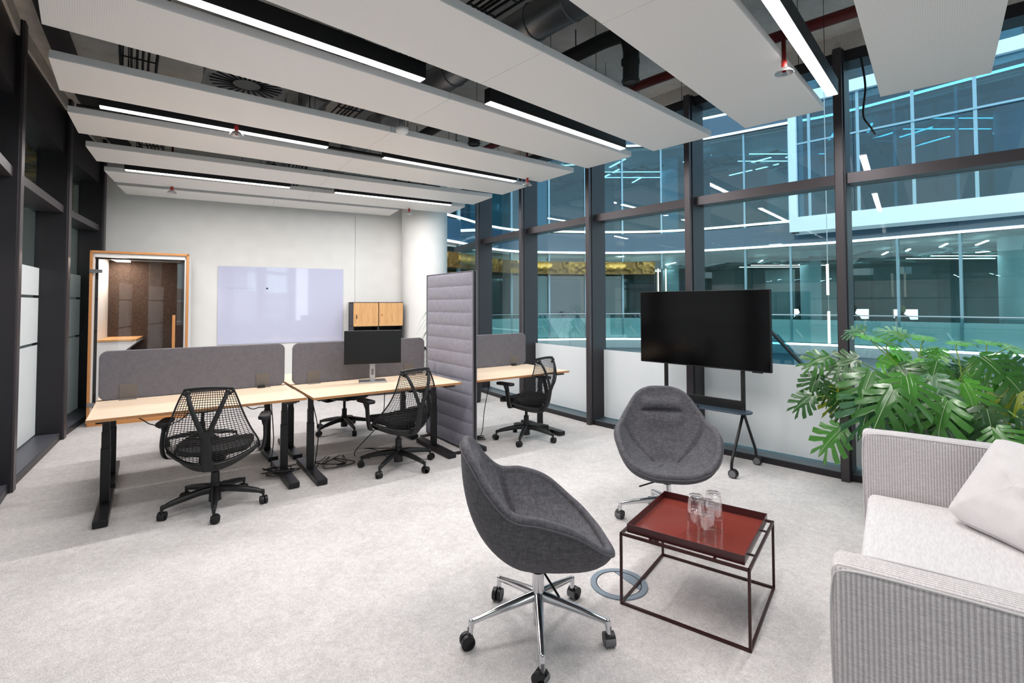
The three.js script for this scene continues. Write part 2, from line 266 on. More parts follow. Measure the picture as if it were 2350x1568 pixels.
// ---------------------------------------------------------------- desks and their screens
const deskTheta = 54.2, du = [Math.sin(deskTheta * D2R), Math.cos(deskTheta * D2R)], dvv = [-du[1], du[0]];
const along = (p, a, b) => [p[0] + du[0] * a + dvv[0] * b, p[1] + du[1] * a + dvv[1] * b];
function desk(label, front, L, flip) {       // front = front left corner on plan (as seen by the one who sits at it)
  const c = along(front, L / 2, 0.4), g = thing('desk', label, 'desk', c, 0, turn(deskTheta) + (flip ? Math.PI : 0), 'height adjustable desks');
  const top = mesh('desk_top', tri(rbox(L, 0.022, 0.8, 0, 0.729, 0, 0.002, 1)), M.beech, g);
  mesh('edge_band', tri(merge([box(L, 0.020, 0.002, 0, 0.729, 0.4005), box(L, 0.020, 0.002, 0, 0.729, -0.4005), box(0.002, 0.02, 0.8, L / 2 + 0.0005, 0.729, 0), box(0.002, 0.02, 0.8, -L / 2 - 0.0005, 0.729, 0)])), M.edge, top);
  for (const s of [-1, 1]) {
    const x = s * (L / 2 - 0.085);
    const leg = mesh('leg', rbox(0.058, 0.40, 0.045, x, 0.25, -0.03, 0.003, 1), M.steel, g);
    mesh('leg_sleeve', [rbox(0.051, 0.13, 0.038, x, 0.505, -0.03, 0.003, 1), rbox(0.044, 0.14, 0.032, x, 0.63, -0.03, 0.003, 1)], M.steel, leg);
    mesh('bracket', [rbox(0.075, 0.018, 0.72, x, 0.708, 0, 0.003, 1), rbox(0.09, 0.03, 0.09, x, 0.69, -0.03, 0.003, 1)], M.steel, leg);
    mesh('foot', rbox(0.085, 0.045, 0.74, x, 0.028, 0.005, 0.005, 1), M.steel, g);
    mesh('foot_pad', [cyl(0.02, 0.006, x, 0.003, 0.33, 12), cyl(0.02, 0.006, x, 0.003, -0.32, 12)], M.black, g);
  }
  mesh('cross_beam', [box(L - 0.2, 0.035, 0.05, 0, 0.695, -0.03), box(L - 0.5, 0.05, 0.11, 0, 0.685, -0.22)], M.steel, g);
  const pd = mesh('control_pad', rbox(0.10, 0.014, 0.045, L / 2 - 0.13, 0.708, 0.385, 0.004), M.black, g); void pd;
  return g;
}
const dA = at(196.2, 965.8, 0.74), dB = at(719.5, 913.5, 0.74);
const dC = along(dB, 1.4 + 0.185, 0.0);
const far = 1.65;
desk('beech height adjustable desk behind the mesh chair, next to the phone booth', dA, 1.4);
desk('beech height adjustable desk that carries the monitor', dB, 1.4);
desk('beech height adjustable desk between padded partition and frosted glazing', dC, 1.24);
desk('beech desk on the far side of the grey screen near the phone booth', along(dA, 0, far - 0.8), 1.4, true);
desk('beech desk on the far side of the grey screen behind the monitor', along(dB, 0, far - 0.8), 1.4, true);
function deskScreen(label, front, L) {
  const g = thing('desk_screen', label, 'desk screen', along(front, L / 2, 0.823), 0.74, turn(deskTheta), 'grey felt desk screens');
  mesh('felt_panel', tri(slab(L - 0.02, 0.40, 0.032, 0.06, 0.008).translate(0, 0.197, 0)), M.felt, g);
  for (const s of [-1, 1]) { const b = mesh('bracket', [rbox(0.115, 0.125, 0.005, s * (L / 2 - 0.2), 0.060, 0.0195, 0.002, 1), rbox(0.115, 0.004, 0.06, s * (L / 2 - 0.2), 0.002, 0.045, 0.001, 1)], M.tab, g); b.userData.label = 'brown grey clamp plate'; }
  return g;
}
deskScreen('long grey felt desk screen in front of the phone booth', dA, 1.4);
deskScreen('grey felt desk screen behind the monitor', dB, 1.4);
deskScreen('grey felt desk screen right of the padded partition', dC, 1.24);
for (const [p, a, w] of [[dA, 1.18, 'beside the right bracket of the booth-side desk screen'], [dC, 1.0, 'on the desk between partition and glazing']]) {
  const s = thing('power_socket', 'small black socket block ' + w, 'socket', along(p, a, 0.75), 0.74, turn(deskTheta)); mesh('block', rbox(0.06, 0.022, 0.04, 0, 0.011, 0, 0.004), M.black, s); mesh('cover', rbox(0.045, 0.004, 0.028, 0, 0.0225, 0, 0.001, 1), M.blackSoft, s);
}
// padded partition, quilted in channels
{
  const p0 = at(1085, 1044), t0 = 54.2, vv = [-Math.cos(t0 * D2R), Math.sin(t0 * D2R)], LP = 1.05, HP = 1.85, mid = [p0[0] + vv[0] * LP / 2 + 0.02, p0[1] + vv[1] * LP / 2 + 0.015];
  const g = thing('padded_partition', 'tall grey quilted partition standing at the end of the monitor desk', 'partition', mid, 0, turn(t0));
  mesh('core', rbox(0.036, HP, LP, 0, HP / 2, 0, 0.006), M.black, g);
  const n = 13, hh = (HP - 0.03) / n;
  for (let i = 0; i < n; i++) for (const s of [-1, 1]) {
    const c = grid(10, 14, (u, v) => { const y = 0.02 + hh * i + hh * u, z = (v - 0.5) * (LP - 0.02); const e = Math.min(1, Math.min(v, 1 - v) * 22), k = Math.pow(Math.sin(Math.PI * Math.min(0.995, Math.max(0.005, u))), 0.32); return V(s * (0.018 + 0.015 * k * Math.sqrt(e)), y, s * z); });
    mesh('padded_channel', tri(c), M.quilt, g);
  }
  mesh('piping', [-1, 1].flatMap(q => [rod(V(q * 0.02, 0.01, LP / 2 - 0.004), V(q * 0.02, HP - 0.004, LP / 2 - 0.004), 0.006), rod(V(q * 0.02, HP - 0.004, LP / 2 - 0.004), V(q * 0.02, HP - 0.004, -LP / 2 + 0.004), 0.006), rod(V(q * 0.02, 0.01, -LP / 2 + 0.004), V(q * 0.02, HP - 0.004, -LP / 2 + 0.004), 0.006)]), M.felt, g);
  for (const z of [-0.4, 0.4]) mesh('foot', rbox(0.3, 0.012, 0.07, 0, 0.006, z, 0.004), M.steel, g);
}
// monitor on its stand
{
  const c = along(dB, 0.71, 0.58), g = thing('monitor', 'black wide monitor on a silver stand', 'monitor', c, 0.74, turn(70));
  mesh('base', rbox(0.26, 0.012, 0.2, 0, 0.006, 0.02, 0.005), M.alu, g);
  const st = mesh('stand', rbox(0.055, 0.36, 0.022, 0, 0.19, 0, 0.006), M.alu, g); mesh('cable_slot', rbox(0.022, 0.06, 0.003, 0, 0.095, 0.012, 0.001, 1), M.grey, st);
  mesh('mount', rbox(0.1, 0.1, 0.04, 0, 0.34, 0.02, 0.006), M.alu, g);
  const s = mesh('casing', rbox(0.545, 0.33, 0.03, 0, 0.345, 0.055, 0.006), M.black, g); mesh('screen_panel', box(0.53, 0.315, 0.002, 0, 0.346, 0.071), M.screenMatt, s);
}

// ---------------------------------------------------------------- mesh office chairs
function caster(m1, m2) {
  const g = new THREE.Group(); g.name = 'caster';
  for (const s of [-1, 1]) mesh('wheel', new THREE.CylinderGeometry(0.03, 0.03, 0.019, 20).rotateZ(Math.PI / 2).translate(s * 0.0135, 0.03, 0.01), m1, g);
  mesh('hood', [new THREE.CylinderGeometry(0.0315, 0.0315, 0.046, 20, 1, false, Math.PI * 0.85, Math.PI * 0.75).rotateZ(Math.PI / 2).translate(0, 0.031, 0.01), rod(V(0, 0.04, 0), V(0, 0.088, 0), 0.008)], m2, g);
  return g;
}
function officeChair(label, p, rot, baseTurn = 0) {
  const g = thing('office_chair', label, 'chair', p, 0, rot, 'black mesh office chairs');
  const hub = mesh('hub', [cyl(0.042, 0.13, 0, 0.115, 0, 20, 0.036), cyl(0.03, 0.10, 0, 0.21, 0, 16, 0.028)], M.black, g); void hub;
  mesh('gas_column', cyl(0.016, 0.16, 0, 0.31, 0, 16), M.steel, g);
  for (let k = 0; k < 5; k++) {
    const a = baseTurn + k * Math.PI * 2 / 5, ca = Math.cos(a), sa = Math.sin(a);
    const prof = [[0.0, 0.135], [0.1, 0.135], [0.22, 0.115], [0.295, 0.10], [0.325, 0.088]];
    const arm = grid(18, 10, (u, v) => { const f = u * (prof.length - 1), i = Math.min(prof.length - 2, Math.floor(f)), t = f - i, R = prof[i][0] + (prof[i + 1][0] - prof[i][0]) * t, y = prof[i][1] + (prof[i + 1][1] - prof[i][1]) * t; const w = 0.032 - 0.018 * u, h = 0.03 - 0.014 * u, q = v * Math.PI * 2, x = Math.cos(q) * w, yy = y + Math.sin(q) * h; return V(R * ca - x * sa, yy, R * sa + x * ca); });
    const part = mesh('base_arm', [arm, rod(V(0.33 * ca, 0.1, 0.33 * sa), V(0.335 * ca, 0.07, 0.335 * sa), 0.014, 0.011), new THREE.SphereGeometry(0.015, 12, 8).translate(0.327 * ca, 0.093, 0.327 * sa)], M.black, g); void part;
    const c = caster(M.black, M.blackSoft); c.position.set(0.335 * ca, 0, 0.335 * sa); c.rotation.y = 1.3 * k + 0.4; g.add(c);
  }
  mesh('mechanism', [rbox(0.16, 0.06, 0.28, 0, 0.395, 0.02, 0.015), rbox(0.07, 0.05, 0.2, 0, 0.375, 0.15, 0.012)], M.black, g);
  mesh('seat', grid(28, 28, (u, v) => { const a = u * Math.PI * 2, t = Math.sin(v * Math.PI), top = Math.cos(v * Math.PI); const ex = Math.sign(Math.cos(a)) * Math.pow(Math.abs(Math.cos(a)), 0.55), ez = Math.sign(Math.sin(a)) * Math.pow(Math.abs(Math.sin(a)), 0.55); const s = Math.pow(t, 0.5); const z = -0.03 + ez * s * 0.225, x = ex * s * 0.245; let y = 0.445 + Math.sign(top) * Math.pow(Math.abs(top), 0.6) * 0.032 + 0.05 * x * x / 0.06 * (top > 0 ? 1 : 0.4) * 0.5; if (z < -0.15) y -= (z + 0.15) * (z + 0.15) * 4; return V(x, y, z); }), M.blackSoft, g);
  // suspension back: a net between the top bar and the lower rim
  const S = (s, t) => { const w = 0.15 + 0.17 * Math.pow(s, 0.85) - (s > 0.85 ? (s - 0.85) * 0.15 : 0), k = 0.02 + 0.17 * s * s; const zc = 0.275 - 0.05 * s + 0.045 * Math.sin(Math.PI * Math.min(1, s * 1.05)); return V(t * w, 0.925 - 0.555 * s + 0.075 * s * s * t * t - 0.012 * (1 - s) * t * t, zc - k * t * t); };
  const strands = []; const nh = 34, nv = 24;
  for (let i = 1; i < nh; i++) { const pts = []; for (let j = 0; j <= 12; j++) pts.push(S(i / nh, -1 + j / 6)); strands.push(tube(pts, 0.0023, 14, 4)); }
  for (let j = 1; j < nv; j++) { const t = -1 + 2 * j / nv, pts = []; for (let i = 0; i <= 10; i++) { const s = i / 10; pts.push(S(s, t + (s < 0.6 ? 0.03 * Math.sin(i * 3.1) : 0))); } strands.push(tube(pts, 0.0021, 14, 4)); }
  mesh('net', strands, M.mesh, g);
  const edge = t => { const pts = []; for (let i = 0; i <= 10; i++) pts.push(S(i / 10, t)); return pts; };
  const low = []; for (let j = 0; j <= 14; j++) low.push(S(1, -1 + j / 7));
  mesh('back_rim', [tube(edge(-1), 0.0065, 24, 6), tube(edge(1), 0.0065, 24, 6), tube(low, 0.013, 36, 8)], M.black, g);
  mesh('skirt', grid(24, 4, (u, v) => { const q = S(1, -1 + 2 * u); return V(q.x * (1 - 0.12 * v), q.y - 0.05 * v, q.z - 0.02 * v); }), M.black, g);
  const tb = []; for (let j = 0; j <= 8; j++) { const q = S(0, -1 + j / 4); tb.push(q); }
  mesh('top_bar', [tube(tb, 0.012, 24, 8), tube([S(0, -1), S(0.05, -0.9), S(0.1, -0.62)], 0.009, 8, 6), tube([S(0, 1), S(0.05, 0.9), S(0.1, 0.62)], 0.009, 8, 6)], M.black, g);
  // the Y-shaped tower
  const yb = V(0, 0.33, 0.235), ym = V(0, 0.52, 0.325), ys = V(0, 0.635, 0.345);
  const strip = (pts, w0, w1, th) => { const cv = new THREE.CatmullRomCurve3(pts); return grid(20, 12, (u, v) => { const c = cv.getPoint(u), a = v * Math.PI * 2, w = w0 + (w1 - w0) * u; return V(c.x + Math.cos(a) * w, c.y + Math.sin(a) * th * 0.15, c.z + Math.sin(a) * th); }); };
  mesh('tower', [strip([yb, V(0, 0.42, 0.295), ym, ys], 0.036, 0.028, 0.012), strip([V(-0.012, 0.60, 0.342), V(-0.052, 0.70, 0.345), V(-0.098, 0.82, 0.325), V(-0.122, 0.895, 0.285)], 0.02, 0.014, 0.011), strip([V(0.012, 0.60, 0.342), V(0.052, 0.70, 0.345), V(0.098, 0.82, 0.325), V(0.122, 0.895, 0.285)], 0.02, 0.014, 0.011), rod(V(0, 0.39, 0.1), V(0, 0.36, 0.25), 0.03, 0.026), ...[-1, 1].map(s => new THREE.SphereGeometry(0.017, 12, 8).translate(0.122 * s, 0.897, 0.284))], M.blackSoft, g);
  for (const s of [-1, 1]) {
    const arm = mesh('armrest', [grid(16, 10, (u, v) => { const pts = [V(0.2 * s, 0.385, 0.02), V(0.31 * s, 0.40, 0.03), V(0.335 * s, 0.48, 0.03), V(0.33 * s, 0.62, 0.0)]; const cv = new THREE.CatmullRomCurve3(pts); const c = cv.getPoint(u), a = v * Math.PI * 2; return V(c.x + Math.cos(a) * 0.014, c.y + Math.sin(a) * 0.006, c.z + Math.sin(a) * 0.028); }), rod(V(0.33 * s, 0.58, 0), V(0.33 * s, 0.635, -0.01), 0.016, 0.03)], M.black, g);
    mesh('arm_pad', slab(0.08, 0.23, 0.028, 0.036, 0.008).rotateX(Math.PI / 2).translate(0.33 * s, 0.65, -0.02), M.blackSoft, arm);
  }
  return g;
}
const chairRef = officeChair('black mesh-back office chair at the desk next to the phone booth', [-2.224, 3.782], turn(70), 0.15);
copy(chairRef, [-1.061, 4.697], 0, turn(43), 'black mesh-back office chair turned beside the padded partition at the monitor desk');
copy(chairRef, [0.157, 5.643], 0, turn(41), 'black mesh-back office chair at the desk beside the frosted glazing');
copy(chairRef, at(790, 988), 0, turn(deskTheta) + Math.PI + 0.5, 'black office chair on the far side of the monitor desk');
copy(chairRef, along(at(370, 1043), 0.36, 0.12), 0, turn(deskTheta) + Math.PI - 0.3, 'black office chair on the far side of the desk next to the phone booth');
copy(chairRef, along(dC, 0.25, 1.75), 0, turn(deskTheta) + Math.PI, 'black office chair on the far side of the partition desk');

// ---------------------------------------------------------------- cables
{
  const pile = (name, label, c, n, R, seed, h, drop) => { const q = rng(seed), pts = []; if (drop) { pts.push(W(drop[0], drop[1])); pts.push(W([(drop[0][0] * 2 + c[0]) / 3, (drop[0][1] * 2 + c[1]) / 3], drop[1] * 0.5)); } for (let i = 0; i < n; i++) { const a = q() * 6.28, r = R * (0.4 + q() * 0.6); pts.push(V(c[0] + Math.cos(a) * r * 1.3, 0.008 + q() * h, -(c[1] + Math.sin(a) * r))); } const m = mesh(name, tube(pts, 0.0045, n * 9, 5), M.black); return tag(m, label, 'cable'); };
  const t1 = along(dA, 1.28, 0.45), t2 = along(dB, 0.3, 0.55), t3 = along(dC, 0.25, 0.5);
  pile('power_cable', 'tangled black cables on the carpet between the two front desks', t1, 26, 0.16, 3, 0.07, [along(dA, 1.2, 0.4), 0.69]);
  pile('power_cable', 'looped black cables lying below the monitor desk', t2, 18, 0.2, 5, 0.04, [along(dB, 0.1, 0.45), 0.66]);
  pile('power_cable', 'black cable coil on the carpet right of the partition', t3, 16, 0.14, 8, 0.03, [along(dC, 0.42, 0.4), 0.69]);
  pile('power_cable', 'black cable trailing across the carpet behind the turned mesh chair', along(dB, 0.75, 0.62), 9, 0.25, 13, 0.015, [along(dB, 0.85, 0.6), 0.68]);
  const hang = (label, a, b, s, seed) => { const q = rng(seed), pts = []; for (let i = 0; i <= 9; i++) { const t = i / 9; pts.push(V(a[0] + (b[0] - a[0]) * t + (q() - 0.5) * 0.04, 0.69 - s * Math.sin(Math.PI * t) * (0.7 + 0.5 * q()), -(a[1] + (b[1] - a[1]) * t + (q() - 0.5) * 0.05))); } tag(mesh('desk_cable', tube(pts, 0.004, 60, 5), M.black), label, 'cable'); };
  hang('black cable hanging in loops below the booth-side desk left of the chair', along(dA, 0.25, 0.3), along(dA, 0.62, 0.28), 0.13, 21);
  hang('black cable hanging below the booth-side desk right of the chair', along(dA, 0.95, 0.25), along(dA, 1.2, 0.3), 0.05, 22);
}

// ---------------------------------------------------------------- upholstered lounge chairs
const interp = (tab, x) => { const n = tab.length; const slope = i => i === 0 || i === n - 1 ? 0 : (tab[i + 1][1] - tab[i - 1][1]) / (tab[i + 1][0] - tab[i - 1][0]); for (let i = 0; i < n - 1; i++) if (x <= tab[i + 1][0]) { const h = tab[i + 1][0] - tab[i][0], t = (x - tab[i][0]) / h, t2 = t * t, t3 = t2 * t; return (2 * t3 - 3 * t2 + 1) * tab[i][1] + (t3 - 2 * t2 + t) * h * slope(i) + (3 * t2 - 2 * t3) * tab[i + 1][1] + (t3 - t2) * h * slope(i + 1); } return tab[n - 1][1]; };
function loungeChair(label, p, rot, baseTurn) {      // faces local +z
  const g = thing('lounge_chair', label, 'chair', p, 0, rot, 'grey lounge chairs');
  const rimY = [[0, 0.41], [25, 0.42], [48, 0.475], [72, 0.58], [95, 0.63], [115, 0.648], [132, 0.725], [148, 0.82], [164, 0.86], [180, 0.865]];
  const rimR = [[0, 0.335], [25, 0.355], [45, 0.375], [70, 0.362], [95, 0.345], [125, 0.35], [150, 0.355], [180, 0.345]];
  const ab = a => { let d = a / D2R % 360; if (d > 180) d = 360 - d; return d; };
  const bez = (a, b, c, d, t) => { const u = 1 - t; return [0, 1].map(k => a[k] * u * u * u + 3 * b[k] * u * u * t + 3 * c[k] * u * t * t + d[k] * t * t * t); };
  const lip = 0.020;
  const outer = (a, t) => { const d = ab(a), R = interp(rimR, d), Y = interp(rimY, d), b = Math.min(1, d / 150); return bez([0, 0.335], [R * 0.62, 0.325 + 0.01 * b], [R * (1.0 - 0.1 * (1 - b) + 0.02 * b), 0.33 + (Y - 0.33) * (0.35)], [R, Y], t); };
  const wrinkle = noiseField(31, 13), wr2 = noiseField(37, 29);
  const inner = (a, t) => {           // t = 0 at the rim, 1 in the seat centre
    const d = ab(a), R = interp(rimR, d), Y = interp(rimY, d), b = Math.min(1, d / 130);
    const k1 = Math.max(0, Math.min(1, (d - 40) / 90)), s1 = k1 * k1 * (3 - 2 * k1);
    const q = bez([R - 2 * lip, Y], [R * (0.82 - 0.06 * s1), Y - 0.02 - (Y - 0.44) * 0.42 * s1], [R * (0.74 - 0.34 * s1), 0.425 - 0.03 * s1], [0, 0.415], t); q[1] -= 0.022 * s1 * Math.exp(-Math.pow((t - 0.80) / 0.07, 2));
    return q;
  };
  const P = (a, q) => V(Math.sin(a) * q[0], q[1], Math.cos(a) * q[0] - 0.02);
  mesh('shell', tri(grid(72, 22, (u, v) => P(u * Math.PI * 2, outer(u * Math.PI * 2, v)))), M.loungeShell, g);
  const cush = grid(168, 60, (u, v) => {
    const a = u * Math.PI * 2, d = ab(a), R = interp(rimR, d), Y = interp(rimY, d); let q;
    if (v < 0.16) { const k = v / 0.16 * Math.PI; q = [R - lip + Math.cos(k) * lip, Y + Math.sin(k) * lip * 1.25]; }
    else { const t = (v - 0.16) / 0.84; q = inner(a, t); const e = Math.sin(Math.PI * Math.min(1, t * 1.0));
      // gathered folds where back, arms and seat meet, and the sewn head roll
      const ph = a * 13 + 7 * wrinkle(u, 0.3) + 1.6 * wrinkle(u, v * 0.5), pleat = Math.pow(0.5 + 0.5 * Math.sin(ph), 5) * (0.35 + 0.9 * wr2(u, 0.2)); const fold = 0.027 * pleat * Math.exp(-Math.pow((t - 0.46) / 0.2, 2)) * Math.min(1, d / 60) - 0.014 * pleat * Math.exp(-Math.pow((t - 0.8) / 0.12, 2)) + (wrinkle(u * 1.0, v * 0.35) - 0.5) * 0.014 * Math.exp(-Math.pow((t - 0.52) / 0.24, 2)) + (wrinkle(u, v * 0.3) - 0.5) * 0.008 * e;
      q = [q[0] + fold * 0.8, q[1] + fold * 0.7];
      const az = Math.abs(((a / D2R) % 360) - 180);
      if (az < 33) { const w = 1 - Math.pow(az / 33, 6), y0 = 0.715, g1 = Math.exp(-Math.pow((q[1] - y0) / 0.011, 2)); q[0] += 0.024 * g1 * w - 0.022 * w * Math.exp(-Math.pow((q[1] - (y0 + 0.055)) / 0.04, 2)) - 0.012 * w * Math.exp(-Math.pow((q[1] - (y0 - 0.06)) / 0.045, 2)); }
      const ar = Math.abs(az - 62); if (ar < 9) { const k = Math.exp(-Math.pow(ar / 3.2, 2)) * e; q[0] += 0.03 * k; q[1] -= 0.006 * k; }
    }
    return P(a, q);
  });
  mesh('cushion', tri(cush), M.lounge, g);
  const seam = []; for (let i = 0; i < 72; i++) { const a = i / 72 * Math.PI * 2, q = outer(a, 1); seam.push(P(a, [q[0] + 0.003, q[1] - 0.004])); }
  mesh('piping', tube(seam, 0.0045, 160, 6, true), M.lounge, g);
  mesh('seat_plate', [cyl(0.085, 0.03, 0, 0.325, -0.01, 24, 0.11), cyl(0.028, 0.04, 0, 0.295, -0.01, 24)], M.black, g);
  mesh('lever', rod(V(-0.03, 0.305, 0.0), V(-0.19, 0.265, 0.05), 0.005), M.blackSoft, g);
  mesh('column', [cyl(0.027, 0.19, 0, 0.2, -0.01, 24), cyl(0.024, 0.08, 0, 0.08, -0.01, 24)], M.chrome, g);
  for (let k = 0; k < 5; k++) {
    const a = baseTurn + k * Math.PI * 2 / 5, ca = Math.cos(a), sa = Math.sin(a);
    const arm = grid(16, 12, (u, v) => { const R = 0.015 + 0.30 * u, y = 0.17 - 0.05 * u - 0.012 * u * u, w = 0.021 - 0.008 * u, h = 0.024 - 0.012 * u, q = v * Math.PI * 2; return V(R * ca - Math.cos(q) * w * sa, y + Math.sin(q) * h, R * sa + Math.cos(q) * w * ca - 0.01); });
    mesh('base_arm', [arm, new THREE.SphereGeometry(0.0145, 14, 10).translate(0.315 * ca, 0.107, 0.315 * sa - 0.01), rod(V(0.315 * ca, 0.107, 0.315 * sa - 0.01), V(0.32 * ca, 0.06, 0.32 * sa - 0.01), 0.0135, 0.0115, 14)], M.chrome, g);
    const c = caster(M.black, M.grey); c.position.set(0.325 * ca, 0, 0.325 * sa - 0.01); c.rotation.y = 0.9 * k + 0.7; g.add(c);
  }
  return g;
}
const faceTo = th => Math.PI - th * D2R;                   // rotation that points local +z along plan direction th
const lc = loungeChair('dark grey upholstered swivel tub chair beside the round floor box, seen from its side', [0.128, 2.345], faceTo(84), 0.733);
copy(lc, [1.06, 3.46], 0, faceTo(190), 'dark grey upholstered swivel tub chair in front of the rolling display, facing the tray table');

// ---------------------------------------------------------------- tray table with stacked tumblers
const tc = [0.965, 2.625], tt = Math.atan2(1.03 - 0.54, 2.20 - 2.56) / D2R;
{
  const g = thing('tray_table', 'square dark red tray table on a thin wire frame', 'table', tc, 0, turn(tt));
  const a = 0.298, h = 0.355, r = 0.006; const R = (p, q) => bar(p, q, 2 * r, 2 * r);
  for (const [x, z] of [[-1, -1], [-1, 1], [1, 1], [1, -1]]) mesh('leg', rbox(2 * r, h, 2 * r, x * a, h / 2, z * a, 0.001, 1), M.maroonDark, g);
  for (const y of [r, h - r]) { const n = y < 0.1 ? 'bottom_rail' : 'top_rail'; for (const s of [-1, 1]) { mesh(n, R(V(-a, y, s * a), V(a, y, s * a)), M.maroonDark, g); mesh(n, R(V(s * a, y, -a), V(s * a, y, a)), M.maroonDark, g); } }
  const pin = []; for (const s of [-1, 1]) for (const q of [-0.15, 0.15]) { pin.push(box(0.012, 0.006, 0.03, q, h - 0.004, s * (a - 0.015)), box(0.03, 0.006, 0.012, s * (a - 0.015), h - 0.004, q)); } mesh('tray_support', pin, M.maroonDark, g);
  const t = thing('serving_tray', 'glossy brick red metal tray with raised rim on the wire table', 'tray', tc, h - 0.001, turn(tt));
  const b = 0.276, th = 0.003, rh = 0.042;
  mesh('tray_floor', rbox(2 * b, th, 2 * b, 0, th / 2, 0, 0.001, 1), M.trayTop, t);
  for (const s of [-1, 1]) { mesh('rim', rbox(2 * b, rh, th, 0, rh / 2, s * (b - th / 2), 0.001, 1), M.maroon, t); mesh('rim', rbox(th, rh, 2 * b, s * (b - th / 2), rh / 2, 0, 0.001, 1), M.maroon, t); }
  // inverted tumblers, stacked in pairs
  const prof = []; const HT = 0.126; const rT = 0.033, rB = 0.0455;
  // mouth down: y = 0 mouth, y = HT thick base on top
  const outer = y => rB + (rT - rB) * Math.pow(y / HT, 1.15);
  for (let i = 0; i <= 10; i++) { const y = HT * i / 10; prof.push(new THREE.Vector2(outer(y), y)); }
  prof.push(new THREE.Vector2(0.0001, HT - 0.001)); prof.push(new THREE.Vector2(0.0001, HT - 0.014));
  for (let i = 9; i >= 0; i--) { const y = (HT - 0.013) * i / 9; prof.push(new THREE.Vector2(outer(y) - 0.0022, y)); } prof.push(new THREE.Vector2(rB, 0));
  const tg = new THREE.LatheGeometry(prof, 54); { const P = tg.attributes.position; for (let i = 0; i < P.count; i++) { const x = P.getX(i), z = P.getZ(i), y = P.getY(i), a2 = Math.atan2(z, x), k = 1 + 0.035 * Math.cos(a2 * 9) * Math.min(1, y / HT * 1.5); P.setX(i, x * k); P.setZ(i, z * k); } tg.computeVertexNormals(); }
  const spots = [[at(1598, 1226, h), 'the stack nearest the left rim'], [at(1638, 1218, h), 'the stack farthest from the front rim'], [at(1622, 1240, h), 'the front stack']];
  for (const [p, w] of spots) { const hh = h + 0.003; const m1 = mesh('tumbler', tg, M.tumbler); m1.position.copy(W(p, hh)); tag(m1, 'clear upturned tumbler on the tray, lower glass of ' + w, 'glass', 'stacked tumblers'); const m2 = mesh('tumbler', tg, M.tumbler); m2.position.copy(W(p, hh + 0.063)); m2.rotation.y = 0.2; tag(m2, 'clear upturned tumbler nested over another, upper glass of ' + w, 'glass', 'stacked tumblers'); }
}
// round floor box lid
{
  const g = thing('floor_box', 'round grey floor box lid with a carpet inlay beside the wire table', 'floor box', at(1420, 1341), 0, 0.5);
  const ring = (r0, r1, y0, y1) => { const s = new THREE.Shape(); s.absarc(0, 0, r1, 0, Math.PI * 2); const hole = new THREE.Path(); hole.absarc(0, 0, r0, 0, Math.PI * 2, true); s.holes.push(hole); return new THREE.ExtrudeGeometry(s, { depth: y1 - y0, bevelEnabled: true, bevelSize: 0.001, bevelThickness: 0.001, bevelSegments: 1, curveSegments: 48 }).rotateX(-Math.PI / 2).translate(0, y0, 0); };
  mesh('rim', ring(0.122, 0.15, 0.0, 0.005), M.boxGrey, g);
  mesh('hinge_line', ring(0.1175, 0.1195, 0.001, 0.004), M.black, g);
  const seg = new THREE.Shape(); seg.absarc(0, 0, 0.1155, -1.05, 1.05); seg.closePath(); mesh('outlet_flap', new THREE.ExtrudeGeometry(seg, { depth: 0.004, bevelEnabled: false, curveSegments: 20 }).rotateX(-Math.PI / 2), M.boxGrey, g);
  const inl = new THREE.Shape(); inl.absarc(0, 0, 0.1155, 1.1, Math.PI * 2 - 1.1); inl.closePath(); mesh('carpet_inlay', tri(new THREE.ExtrudeGeometry(inl, { depth: 0.004, bevelEnabled: false, curveSegments: 40 }).rotateX(-Math.PI / 2)), M.carpet, g);
  const rod1 = mesh('rim_groove', ring(0.1195, 0.122, 0.001, 0.003), M.grey, g); void rod1;
}

